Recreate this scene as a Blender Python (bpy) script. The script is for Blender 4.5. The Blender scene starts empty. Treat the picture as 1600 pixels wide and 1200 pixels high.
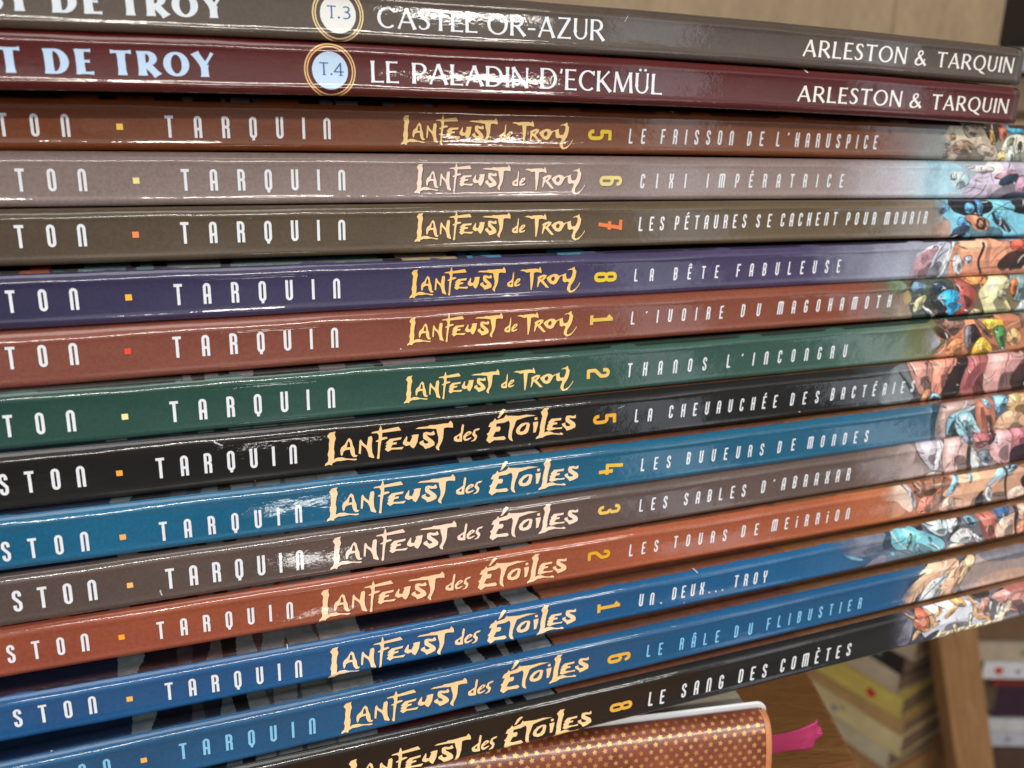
import bpy, bmesh, math, random
import numpy as np
from mathutils import Vector, Matrix
from mathutils.geometry import delaunay_2d_cdt
C = bpy.context.scene.collection
SC = bpy.context.scene
# ------------------------------------------------------------------ camera
PITCH, ROLL, LENS = 0.292735, 0.013519, 29.0301
cd = bpy.data.cameras.new('camera'); cam = bpy.data.objects.new('camera', cd); C.objects.link(cam)
cam.matrix_world = Matrix.Rotation(math.pi/2-PITCH, 4, 'X') @ Matrix.Rotation(ROLL, 4, 'Z')
cd.sensor_width = 36; cd.lens = LENS; cd.clip_start = .01; cd.clip_end = 50
cd.dof.use_dof = True; cd.dof.focus_distance = .168; cd.dof.aperture_fstop = 18
SC.camera = cam
# ------------------------------------------------------------------ world: a dim shop interior round the stack
w = bpy.data.worlds.new('World'); SC.world = w; w.use_nodes = True
nt = w.node_tree; N = nt.nodes; N.clear()
def nn(t, **k):
    n = N.new(t)
    for a, b in k.items(): setattr(n, a, b)
    return n
wo = nn('ShaderNodeOutputWorld'); bg = nn('ShaderNodeBackground'); tc = nn('ShaderNodeTexCoord')
sep = nn('ShaderNodeSeparateXYZ'); cr = nn('ShaderNodeValToRGB'); mr = nn('ShaderNodeMapRange')
no = nn('ShaderNodeTexNoise'); no.inputs['Scale'].default_value = 3.2; no.inputs['Detail'].default_value = 3
nr = nn('ShaderNodeValToRGB'); mx = nn('ShaderNodeMixRGB', blend_type='MULTIPLY'); mx.inputs[0].default_value = 1
L = nt.links.new
L(tc.outputs['Generated'], sep.inputs[0]); L(sep.outputs['Z'], mr.inputs['Value'])
mr.inputs['From Min'].default_value = -1; mr.inputs['From Max'].default_value = 1
L(mr.outputs[0], cr.inputs[0]); e = cr.color_ramp.elements
e[0].position = .30; e[0].color = (.20, .19, .185, 1); e[1].position = .62; e[1].color = (.70, .69, .67, 1)
x = e.new(.48); x.color = (.25, .24, .24, 1); x = e.new(.72); x.color = (.40, .40, .41, 1); x = e.new(.9); x.color = (.16, .155, .15, 1)
L(tc.outputs['Generated'], no.inputs['Vector']); L(no.outputs[0], nr.inputs[0])
nr.color_ramp.elements[0].position = .38; nr.color_ramp.elements[0].color = (.35, .33, .32, 1)
nr.color_ramp.elements[1].position = .62; nr.color_ramp.elements[1].color = (1.4, 1.38, 1.34, 1)
L(cr.outputs[0], mx.inputs[1]); L(nr.outputs[0], mx.inputs[2]); L(mx.outputs[0], bg.inputs[0]); L(bg.outputs[0], wo.inputs[0])
bg.inputs[1].default_value = 1.0
# ------------------------------------------------------------------ lamps of the shop
def lamp(name, loc, target, sx, sy, power, col):
    d = bpy.data.lights.new(name, 'AREA'); d.shape = 'RECTANGLE'; d.size = sx; d.size_y = sy; d.energy = power; d.color = col
    o = bpy.data.objects.new(name, d); C.objects.link(o); o.location = loc
    o.rotation_euler = (Vector(target)-Vector(loc)).to_track_quat('-Z', 'Y').to_euler(); return o
lamp('strip_lamp', (.68, -1.22, .66), (0, .17, -.05), 1.25, .05, 15, (1, .93, .84))
lamp('panel_lamp', (1.05, -1.05, .165), (0, .17, 0), .24, .06, 2.0, (1, .95, .88))
lamp('floor_lamp', (.49, -.95, -.66), (0, .17, -.1), .09, .045, .30, (1, .97, .92))
lamp('ceiling_lamp', (-.1, -.4, 1.6), (0, .2, -.05), 1.4, .9, 15, (1, .96, .92))
lamp('window_light', (-1.1, -.7, .4), (-.05, .17, -.05), .7, .7, 12, (.88, .94, 1))
lamp('door_light', (1.62, -1.0, -.30), (0, .2, -.05), .20, 1.5, 1.4, (.80, .90, 1))
lamp('door_light', (1.86, -.55, -.25), (0, .2, -.05), .14, 1.3, 1.0, (.80, .90, 1))
SC.view_settings.view_transform = 'Standard'; SC.view_settings.look = 'None'
SC.view_settings.exposure = .06; SC.view_settings.gamma = 1; SC.view_settings.use_curve_mapping = False
# ------------------------------------------------------------------ data: book poses and printed marks, all in mm on the book
SCUFF = [[12,[[40.86,10.31],[41.61,9.66],[42.95,8.23]],0.28],[12,[[-51.37,11.63],[-51.1,10.12],[-51.08,8.5]],0.22],[1,[[71.65,9.23],[71.94,8.43]],0.6],[14,[[-6.21,-0.54],[-5.46,-0.41],[-5.0,-1.05]],0.5],[8,[[-61.06,9.56],[-60.41,9.1],[-59.54,8.61]],0.4],[8,[[-54.29,0.83],[-54.19,0.55]],0.1],[10,[[-47.84,4.17],[-46.9,5.28],[-45.46,6.46]],0.12],[10,[[-73.14,2.65],[-72.92,1.51]],0.3],[0,[[24.92,6.45],[25.59,7.57]],0.16],[2,[[42.77,9.63],[43.3,9.23]],0.35],[8,[[24.97,7.73],[26.58,8.18]],0.14],[8,[[76.01,1.7],[76.41,1.66]],0.3],[6,[[-23.84,2.04],[-23.57,1.95]],0.4],[13,[[-93.92,11.01],[-93.62,10.24],[-93.14,10.79]],0.35],[4,[[-13.32,8.38],[-12.78,8.11]],0.25],[12,[[39.37,1.43],[39.56,1.22]],0.25],[3,[[-17.21,8.45],[-16.29,8.2],[-15.49,8.33]],0.22]]
WORDS = [[["B","DE",-78.91,-71.69,2.56,2.63,3.66,3.64],["B","TROY",-69.03,-52.96,2.6,2.83,3.66,3.72],["S","CASTEL",-26.24,-6.89,2.55,2.6,3.55,3.65],["S","OR-AZUR",-4.87,20.41,2.48,2.57,3.73,3.94],["C","ARLESTON",70.83,101.75,2.43,2.6,3.54,3.61],["C","&",104.44,108.17,2.48,2.5,3.53,3.55],["C","TARQUIN",111.62,138.0,2.57,2.82,3.43,3.66],["D","T",-35.28,-33.68,3.73,3.75,2.1,2.1],["D",".",-33.41,-32.99,3.74,3.76,2.11,2.11],["D","3",-32.61,-31.11,3.71,3.73,2.11,2.11],["B","LANFEUST",-111.38,-81.85,2.6,2.6,3.66,3.66]],[["B","DE",-81.1,-73.95,2.49,2.55,3.82,3.84],["B","TROY",-71.22,-55.23,2.52,2.56,3.82,3.88],["S","LE",-27.89,-22.65,2.45,2.45,3.76,3.75],["S","PALADIN",-20.12,3.58,2.47,2.37,3.66,3.79],["S","D'ECKMÜL",6.04,34.05,2.41,2.22,3.87,4.05],["C","ARLESTON",69.4,100.35,2.31,2.42,3.39,3.59],["C","&",102.91,106.75,2.32,2.36,3.46,3.48],["C","TARQUIN",110.04,136.12,2.34,2.6,3.46,3.46],["D","T",-37.2,-35.6,3.44,3.45,2.16,2.16],["D",".",-35.31,-34.89,3.47,3.48,2.17,2.17],["D","4",-34.64,-32.86,3.41,3.42,2.17,2.17],["B","LANFEUST",-113.72,-84.35,2.52,2.52,3.82,3.82]],[["N","TARQUIN",-64.14,-34.16,2.35,2.33,3.89,4.04],["T","LE",31.78,35.96,2.31,2.35,3.21,3.21],["T","FRISSON",39.96,59.43,2.39,2.37,3.23,3.31],["T","DE",63.37,68.03,2.35,2.38,3.3,3.33],["T","L'HARUSPICE",71.74,102.66,2.36,2.24,3.35,3.4],["N","ARLESTON",-114.92,-79.89,2.36,2.35,3.89,3.89]],[["N","TARQUIN",-62.28,-32.25,2.7,2.56,3.9,3.98],["T","CIXI",33.63,45.49,2.68,2.71,3.21,3.21],["T","IMPÉRATRICE",51.08,90.77,2.79,2.82,3.17,3.24],["N","ARLESTON",-113.11,-78.02,2.82,2.74,3.9,3.9]],[["N","TARQUIN",-63.28,-33.06,3.17,3.05,3.97,3.99],["T","LES",32.47,38.91,3.38,3.45,3.16,3.16],["T","PÉTAURES",41.74,61.1,3.5,3.64,3.14,3.21],["T","SE",64.02,68.26,3.62,3.65,3.15,3.17],["T","CACHENT",71.03,87.72,3.74,3.87,3.18,3.2],["T","POUR",90.81,100.04,3.83,3.8,3.14,3.18],["T","MOURIR",102.93,116.95,3.79,3.86,3.12,3.19],["N","ARLESTON",-114.34,-79.03,3.27,3.2,3.97,3.97]],[["N","TARQUIN",-65.38,-35.24,2.95,2.71,3.89,3.94],["T","LA",30.35,35.25,3.14,3.07,2.81,2.84],["T","BÊTE",40.55,52.71,2.99,2.99,2.94,3.01],["T","FABULEUSE",57.72,88.71,3.06,2.85,3.04,3.29],["N","ARLESTON",-116.34,-81.12,3.15,3.01,3.89,3.89]],[["N","TARQUIN",-66.53,-36.24,3.55,3.25,4.05,4.08],["T","L'IVOIRE",29.43,54.08,3.67,3.6,2.96,3.09],["T","DU",59.15,64.7,3.66,3.57,3.12,3.15],["T","MAGOHAMOTH",69.77,105.52,3.68,3.62,3.18,3.29],["N","ARLESTON",-117.67,-82.28,3.8,3.63,4.05,4.05]],[["N","TARQUIN",-68.13,-37.83,2.5,2.39,4.03,4.22],["T","THANOS",27.86,48.87,3.02,2.91,3.25,3.22],["T","L'INCONGRU",54.59,90.62,3.03,2.93,3.25,3.26],["N","ARLESTON",-119.29,-83.88,2.6,2.53,4.03,4.03]],[["N","TARQUIN",-71.49,-46.06,3.35,3.29,4.05,4.02],["T","LA",29.4,33.82,3.89,3.72,3.11,3.14],["T","CHEVAUCHÉE",38.35,68.98,3.92,3.45,3.16,3.26],["T","DES",73.03,81.73,3.52,3.34,3.25,3.25],["T","BACTÉRIES",85.51,113.08,3.61,3.28,3.26,3.2],["N","ARLESTON",-113.08,-83.36,3.4,3.37,4.05,4.05]],[["N","TARQUIN",-72.0,-46.15,1.93,1.91,3.82,3.74],["T","LES",29.51,37.23,3.1,2.98,3.09,3.05],["T","BUVEURS",41.54,63.17,3.23,2.9,3.07,3.11],["T","DE",67.32,72.45,2.89,3.1,3.13,3.07],["T","MONDES",76.35,95.38,2.97,2.59,3.15,3.2],["N","ARLESTON",-114.06,-83.86,1.95,1.94,3.82,3.82]],[["N","TARQUIN",-71.91,-46.45,2.6,2.27,4.22,4.34],["T","LES",29.47,36.77,3.34,3.21,3.1,3.14],["T","SABLES",41.36,58.64,3.18,2.97,3.17,3.26],["T","D'ABRAXAR",63.25,90.46,3.18,2.87,3.29,3.4],["N","ARLESTON",-113.51,-83.77,2.86,2.67,4.22,4.22]],[["N","TARQUIN",-74.57,-49.2,2.86,2.62,3.74,3.71],["T","LES",26.71,34.23,3.58,3.63,3.08,3.09],["T","TOURS",38.42,53.05,3.76,3.26,3.11,3.14],["T","DE",57.3,62.13,3.54,3.4,3.16,3.18],["T","MEiRRiON",66.03,89.76,3.67,3.29,3.2,3.25],["N","ARLESTON",-116.08,-86.43,3.05,2.91,3.74,3.74]],[["N","TARQUIN",-73.98,-48.69,2.55,1.95,3.78,3.91],["T","UN.",27.37,33.46,2.72,2.27,3.17,3.18],["T","DEUX...",36.12,50.21,2.69,2.35,3.19,3.23],["T","TROY",53.19,62.57,2.57,2.17,3.23,3.25],["N","ARLESTON",-115.4,-85.84,3.04,2.69,3.78,3.78]],[["N","TARQUIN",-72.45,-47.22,3.51,2.67,3.56,3.73],["T","LE",27.66,31.77,2.89,2.64,3.18,3.17],["T","RÂLE",36.3,47.14,2.76,2.45,3.2,3.22],["T","DU",51.4,56.48,2.66,2.43,3.25,3.24],["T","FLIBUSTIER",60.63,89.52,2.72,2.63,3.26,3.17],["N","ARLESTON",-113.79,-84.32,4.19,3.7,3.56,3.56]],[["T","LE",27.61,31.85,2.33,2.06,3.74,3.77],["T","SANG",36.33,47.81,2.36,2.12,3.79,3.78],["T","DES",52.11,60.14,2.47,2.23,3.76,3.76],["T","COMÈTES",64.23,85.56,2.5,2.32,3.74,3.62],["N","TARQUIN",-72.28,-47.05,1.85,1.01,3.56,3.73],["N","ARLESTON",-113.62,-84.14,2.53,2.04,3.56,3.56]]]
ETR = [[[[0.79,6.21],[1.29,6.92],[2.47,7.06],[2.26,6.53],[2.45,5.57],[2.17,4.78],[1.96,3.35],[2.07,2.6],[1.86,1.16],[2.54,1.43],[3.59,1.38],[4.24,1.07],[5.58,0.82],[6.36,0.76],[6.49,0.53],[5.95,0.45],[4.62,0.75],[3.27,0.64],[2.41,0.71],[1.54,0.37],[1.42,-0.04],[0.81,0.16],[-0.0,-0.04],[0.11,0.37],[0.66,0.81],[0.84,1.63],[0.68,2.28],[1.03,3.48],[1.02,4.42],[1.22,5.43]],0],[[[3.24,2.12],[3.23,2.96],[3.5,3.55],[4.19,4.08],[4.7,4.95],[5.1,5.36],[5.56,4.88],[5.75,3.75],[6.06,2.87],[6.11,1.8],[6.29,1.46],[6.63,1.52],[6.37,1.13],[5.79,1.16],[5.42,1.59],[5.25,2.14],[5.14,2.89],[4.32,2.85],[3.83,2.56],[3.61,1.85],[3.41,1.67]],0],[[[4.84,4.72],[4.54,3.4],[5.26,3.35],[5.2,4.35]],1],[[[6.88,1.8],[6.98,3.05],[7.14,4.5],[7.44,4.78],[7.84,3.99],[8.59,3.25],[8.78,4.28],[8.95,5.1],[9.59,5.27],[9.77,4.77],[9.56,3.11],[9.61,1.72],[10.01,0.6],[9.81,0.46],[8.89,0.87],[8.73,1.85],[8.38,2.75],[7.49,3.61],[7.41,2.78],[7.26,1.64]],0],[[[10.5,0.36],[10.72,1.24],[10.82,2.51],[10.94,3.85],[10.47,3.92],[10.43,4.1],[11.02,4.34],[11.1,5.22],[10.78,5.77],[9.56,5.85],[9.76,6.09],[11.14,6.27],[11.31,6.88],[11.52,7.4],[11.74,6.72],[11.8,6.31],[13.41,6.5],[15.2,6.7],[15.72,5.84],[11.81,5.71],[11.73,4.72],[12.66,4.75],[12.9,4.4],[11.61,4.1],[11.37,2.96],[11.12,1.18],[11.04,0.28],[10.79,0.11]],0],[[[12.24,2.06],[12.6,2.54],[12.36,2.77],[12.82,3.26],[12.4,3.29],[12.73,3.69],[13.34,4.23],[14.09,4.25],[15.79,4.34],[15.62,3.85],[14.07,3.72],[13.81,3.35],[14.76,3.36],[14.68,2.94],[13.82,2.88],[13.5,2.27],[14.68,2.16],[16.18,2.19],[15.77,1.68],[13.67,1.87],[12.86,1.48]],0],[[[16.01,3.13],[16.22,3.53],[16.84,4.46],[16.99,4.17],[16.86,3.23],[17.52,3.03],[18.05,4.14],[17.8,4.38],[18.36,4.58],[19.42,4.54],[19.26,3.86],[19.09,2.92],[18.61,2.01],[18.24,1.58],[17.7,1.98],[17.5,2.44],[16.69,2.28],[16.05,2.7]],0],[[[19.49,2.54],[19.65,2.89],[20.42,3.16],[20.36,2.74],[20.76,2.31],[21.38,2.38],[21.38,2.71],[20.37,3.5],[20.28,4.16],[20.4,4.78],[21.01,4.92],[22.03,4.62],[22.6,4.97],[22.9,4.23],[22.59,4.0],[21.61,4.08],[21.15,4.36],[21.25,3.92],[22.42,2.89],[22.77,2.3],[22.66,1.77],[21.67,1.36],[20.69,1.2],[20.34,1.77],[19.64,2.3]],0],[[[18.74,5.81],[19.4,6.1],[21.34,6.11],[21.75,6.32],[22.88,6.23],[24.73,6.36],[25.77,6.32],[26.24,6.9],[26.73,6.14],[26.8,5.26],[25.45,5.46],[24.8,5.31],[24.71,4.42],[24.59,3.13],[24.27,2.2],[23.69,1.18],[23.73,0.47],[23.16,0.82],[22.96,1.29],[23.55,2.3],[23.61,3.38],[23.32,4.5],[23.22,5.32],[21.43,5.61],[19.9,5.71]],0],[[[26.94,2.85],[27.1,3.15],[27.84,3.49],[28.53,3.94],[28.59,4.92],[28.85,5.81],[29.22,5.54],[29.0,3.99],[28.79,3.14],[28.73,1.89],[27.62,1.96],[27.04,2.23]],0],[[[28.21,3.33],[27.63,2.97],[27.73,2.57],[28.15,2.57]],1],[[[29.0,2.46],[29.05,3.11],[29.74,3.84],[30.38,4.08],[30.92,3.79],[30.81,3.42],[29.74,2.9],[29.48,2.61],[29.74,2.35],[30.91,2.63],[30.7,2.33],[29.95,1.99],[29.32,1.97]],0],[[[30.33,3.76],[29.85,3.27],[30.01,3.2],[30.38,3.53]],1],[[[30.7,1.67],[30.91,1.86],[31.34,2.02],[31.56,2.54],[31.07,3.05],[31.02,3.39],[31.45,4.21],[32.09,4.46],[32.78,4.42],[32.52,4.07],[31.77,3.95],[31.66,3.41],[32.09,2.91],[32.09,2.47],[31.77,1.85],[31.24,1.7]],0],[[[36.66,6.34],[37.4,7.73],[38.1,8.13],[38.65,7.9],[38.01,7.32],[37.15,6.33]],0],[[[34.2,1.52],[34.62,2.57],[34.3,2.92],[34.84,3.37],[35.26,4.42],[34.65,4.56],[35.09,5.44],[35.74,5.74],[36.17,6.37],[36.44,5.85],[38.13,6.18],[38.36,5.12],[36.51,5.09],[36.4,4.33],[37.28,4.32],[37.44,3.86],[37.18,3.28],[36.3,3.29],[35.66,2.21],[36.31,2.01],[38.29,2.02],[38.68,1.46],[38.19,1.19],[35.99,1.38],[34.91,0.8]],0],[[[38.13,6.18],[38.66,6.96],[38.83,6.65],[41.53,6.31],[43.31,6.42],[45.67,6.01],[43.32,5.86],[41.22,5.4],[41.0,5.21],[40.58,4.04],[40.15,2.97],[40.0,1.65],[40.3,0.62],[39.51,1.06],[39.23,1.72],[39.32,2.83],[39.56,4.25],[39.57,4.91],[39.29,5.47],[38.36,5.18]],0],[[[40.98,2.87],[41.25,3.62],[42.12,4.4],[43.12,4.6],[43.91,4.5],[44.25,4.12],[44.05,3.13],[43.84,2.37],[43.28,1.99],[42.17,1.86],[41.27,2.21]],0],[[[43.35,4.24],[42.36,3.69],[41.87,3.08],[41.99,2.62],[42.71,2.64],[43.26,3.24],[43.47,4.0]],1],[[[45.3,5.11],[45.34,5.55],[45.9,5.59],[46.03,5.01],[45.47,4.92]],0],[[[44.97,4.47],[46.21,4.54],[46.07,3.54],[45.65,2.13],[45.08,2.03],[45.11,3.33]],0],[[[46.72,6.66],[47.55,7.46],[48.62,7.38],[48.24,6.87],[48.44,6.06],[48.07,4.86],[47.78,3.21],[47.75,2.19],[47.59,1.75],[48.27,1.95],[49.07,1.9],[50.0,1.43],[51.28,1.2],[51.68,1.38],[52.28,1.01],[52.11,0.8],[49.67,1.19],[48.18,1.1],[47.28,0.71],[46.71,0.68],[45.74,0.52],[45.68,0.82],[46.35,1.3],[46.66,2.45],[46.64,3.24],[46.89,4.57],[47.14,5.66]],0],[[[48.2,2.47],[48.46,3.12],[48.29,3.31],[48.78,3.87],[48.5,4.02],[49.33,4.82],[50.47,4.78],[51.74,4.79],[51.64,4.29],[50.15,4.26],[49.93,3.89],[50.73,3.84],[50.75,3.44],[49.83,3.39],[49.5,2.81],[50.78,2.58],[52.05,2.59],[51.83,2.22],[50.32,2.3],[48.72,2.06]],0],[[[51.85,3.24],[52.02,3.45],[52.76,3.58],[52.66,3.14],[53.09,2.68],[53.9,2.69],[53.95,2.97],[52.82,3.8],[52.67,4.5],[52.94,5.15],[53.93,5.14],[54.64,4.88],[55.15,5.22],[55.24,4.4],[54.54,4.38],[53.66,4.61],[53.73,4.25],[54.93,3.41],[55.24,2.8],[55.15,2.24],[54.17,1.85],[53.07,1.65],[52.76,2.21],[52.04,2.87]],0]]
TROR = [[[[0.61,5.07],[1.01,5.65],[1.93,5.77],[1.76,5.33],[1.91,4.55],[1.7,3.9],[1.53,2.73],[1.62,2.12],[1.45,0.95],[1.98,1.17],[2.8,1.13],[3.31,0.88],[4.36,0.67],[4.96,0.62],[5.07,0.43],[4.65,0.37],[3.6,0.62],[2.55,0.52],[1.88,0.58],[1.2,0.3],[1.11,-0.03],[0.64,0.13],[-0.0,-0.03],[0.09,0.3],[0.51,0.66],[0.66,1.33],[0.53,1.86],[0.8,2.84],[0.8,3.61],[0.95,4.43]],0],[[[2.53,1.73],[2.52,2.42],[2.73,2.9],[3.27,3.33],[3.67,4.04],[3.98,4.38],[4.34,3.98],[4.49,3.06],[4.72,2.34],[4.77,1.47],[4.91,1.19],[5.17,1.24],[4.97,0.92],[4.52,0.95],[4.23,1.3],[4.1,1.75],[4.01,2.36],[3.37,2.33],[2.99,2.09],[2.82,1.51],[2.66,1.36]],0],[[[3.78,3.85],[3.54,2.78],[4.1,2.74],[4.06,3.56]],1],[[[5.37,1.47],[5.45,2.49],[5.57,3.68],[5.8,3.9],[6.12,3.26],[6.7,2.65],[6.85,3.49],[6.99,4.16],[7.48,4.3],[7.62,3.9],[7.46,2.54],[7.5,1.41],[7.82,0.49],[7.66,0.38],[6.94,0.71],[6.82,1.51],[6.54,2.24],[5.84,2.95],[5.78,2.27],[5.67,1.34]],0],[[[8.19,0.3],[8.37,1.01],[8.44,2.05],[8.54,3.14],[8.17,3.2],[8.14,3.35],[8.6,3.54],[8.67,4.27],[8.41,4.72],[7.46,4.78],[7.62,4.97],[8.69,5.12],[8.82,5.62],[8.99,6.04],[9.16,5.49],[9.21,5.15],[10.46,5.31],[11.86,5.48],[12.27,4.77],[9.22,4.66],[9.15,3.85],[9.88,3.88],[10.07,3.59],[9.06,3.35],[8.88,2.42],[8.68,0.97],[8.62,0.23],[8.42,0.09]],0],[[[9.55,1.68],[9.83,2.07],[9.64,2.26],[10.0,2.66],[9.68,2.69],[9.94,3.02],[10.41,3.45],[10.99,3.47],[12.32,3.54],[12.19,3.14],[10.98,3.04],[10.78,2.74],[11.52,2.74],[11.46,2.4],[10.78,2.35],[10.54,1.86],[11.46,1.76],[12.63,1.79],[12.31,1.37],[10.67,1.53],[10.04,1.21]],0],[[[12.49,2.56],[12.66,2.88],[13.15,3.64],[13.26,3.41],[13.16,2.64],[13.67,2.47],[14.08,3.38],[13.89,3.58],[14.33,3.74],[15.16,3.71],[15.03,3.16],[14.9,2.38],[14.52,1.64],[14.24,1.29],[13.81,1.62],[13.66,1.99],[13.03,1.86],[12.52,2.2]],0],[[[15.21,2.07],[15.33,2.36],[15.94,2.58],[15.89,2.24],[16.2,1.88],[16.68,1.94],[16.69,2.21],[15.9,2.86],[15.83,3.39],[15.92,3.91],[16.4,4.02],[17.19,3.77],[17.64,4.06],[17.87,3.46],[17.63,3.27],[16.87,3.33],[16.51,3.56],[16.58,3.2],[17.5,2.36],[17.77,1.88],[17.68,1.44],[16.91,1.11],[16.15,0.98],[15.88,1.44],[15.32,1.88]],0],[[[14.62,4.74],[15.14,4.98],[16.65,4.99],[16.97,5.16],[17.85,5.09],[19.3,5.2],[20.11,5.16],[20.48,5.64],[20.86,5.01],[20.92,4.3],[19.86,4.46],[19.36,4.33],[19.29,3.61],[19.2,2.56],[18.94,1.79],[18.49,0.97],[18.52,0.38],[18.08,0.67],[17.92,1.05],[18.38,1.88],[18.43,2.76],[18.2,3.68],[18.12,4.35],[16.73,4.58],[15.53,4.66]],0],[[[21.24,1.83],[21.4,2.24],[22.21,2.71],[22.42,3.01],[22.57,4.14],[22.79,4.5],[22.8,3.4],[22.65,2.26],[22.61,1.26],[21.9,1.26],[21.35,1.46]],0],[[[22.27,2.28],[21.78,2.0],[21.84,1.68],[22.22,1.87]],1],[[[22.82,1.72],[22.93,2.24],[23.52,2.94],[24.18,3.05],[24.3,2.68],[23.86,2.18],[23.32,1.9],[23.43,1.68],[24.31,1.89],[24.1,1.53],[23.33,1.32],[22.94,1.4]],0],[[[23.96,2.8],[23.48,2.36],[23.75,2.34]],1],[[[24.05,4.68],[24.81,4.89],[25.59,4.8],[26.14,4.92],[27.92,4.97],[28.48,4.78],[28.69,5.35],[29.04,4.7],[29.17,3.95],[28.16,4.22],[27.38,4.11],[27.29,2.8],[27.1,1.54],[26.84,0.4],[26.62,0.41],[26.58,2.0],[26.43,4.27],[25.71,4.16],[25.15,4.46]],0],[[[28.12,1.05],[28.26,2.1],[28.36,2.73],[28.13,2.96],[28.74,3.34],[29.63,3.61],[30.36,3.46],[30.21,2.93],[29.55,2.34],[30.24,1.55],[30.95,0.7],[30.27,0.75],[29.34,1.72],[28.88,2.17],[28.66,1.87],[28.45,1.24],[28.23,0.89]],0],[[[29.53,3.14],[28.97,2.8],[28.92,2.49],[29.48,2.87]],1],[[[30.31,2.82],[31.03,3.31],[32.04,3.65],[32.84,3.52],[33.25,3.15],[34.95,3.68],[34.91,3.18],[35.05,2.63],[35.28,2.4],[36.03,2.52],[36.41,3.3],[36.52,4.15],[36.14,4.44],[35.22,4.28],[35.67,4.57],[36.35,4.74],[36.86,5.09],[37.0,4.44],[37.37,3.99],[37.18,2.82],[36.86,1.98],[36.03,0.85],[35.89,-0.01],[36.3,-0.25],[37.22,0.23],[37.89,0.94],[38.27,1.62],[38.29,1.24],[37.68,0.42],[36.89,-0.34],[36.08,-0.58],[35.67,-0.48],[35.19,0.04],[35.23,0.58],[35.66,1.63],[35.24,1.87],[34.62,1.69],[34.2,1.99],[34.11,3.22],[33.54,2.99],[33.1,2.33],[32.67,1.61],[31.99,1.33],[31.19,1.6],[30.6,2.27]],0],[[[31.83,3.1],[31.39,2.7],[31.51,2.16],[31.97,2.08],[32.3,2.59],[32.17,3.05]],1]]
LOGO_AT = [0,0,[-20.22,1.44],[-18.35,1.97],[-19.14,2.3],[-21.4,2.0],[-22.35,2.6],[-23.92,1.88],[-40.76,2.11],[-41.44,1.41],[-41.3,1.27],[-44.26,0.85],[-43.76,0.25],[-42.26,1.27],[-42.09,-0.39]]
DOTS = [0,0,[-71.78,4.17,1.08],[-69.91,4.53,1.08],[-70.92,5.04,1.08],[-73.01,4.78,1.08],[-74.17,5.45,1.08],[-75.77,4.4,1.08],[-77.72,5.25,1.05],[-78.22,3.73,1.05],[-78.13,4.58,1.05],[-80.8,4.61,1.05],[-80.2,4.32,1.05],[-78.68,5.18,1.05],[-78.51,3.52,1.05]]
NUMS = [0,0,["5",24.6,4.04,5.77],["6",26.28,4.31,5.64],["7",25.4,4.86,5.88],["8",23.16,4.47,5.67],["1",22.03,5.28,5.67],["2",20.54,4.58,5.76],["5",21.67,5.53,5.8],["4",21.88,4.7,5.96],["3",21.75,5.14,5.73],["2",19.05,5.3,5.69],["1",19.65,4.22,5.72],["6",20.6,4.38,5.87],["8",20.58,4.11,5.74]]
BAD = [[-33.33,4.44,3.2],[-35.29,4.22,3.22]]
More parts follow.
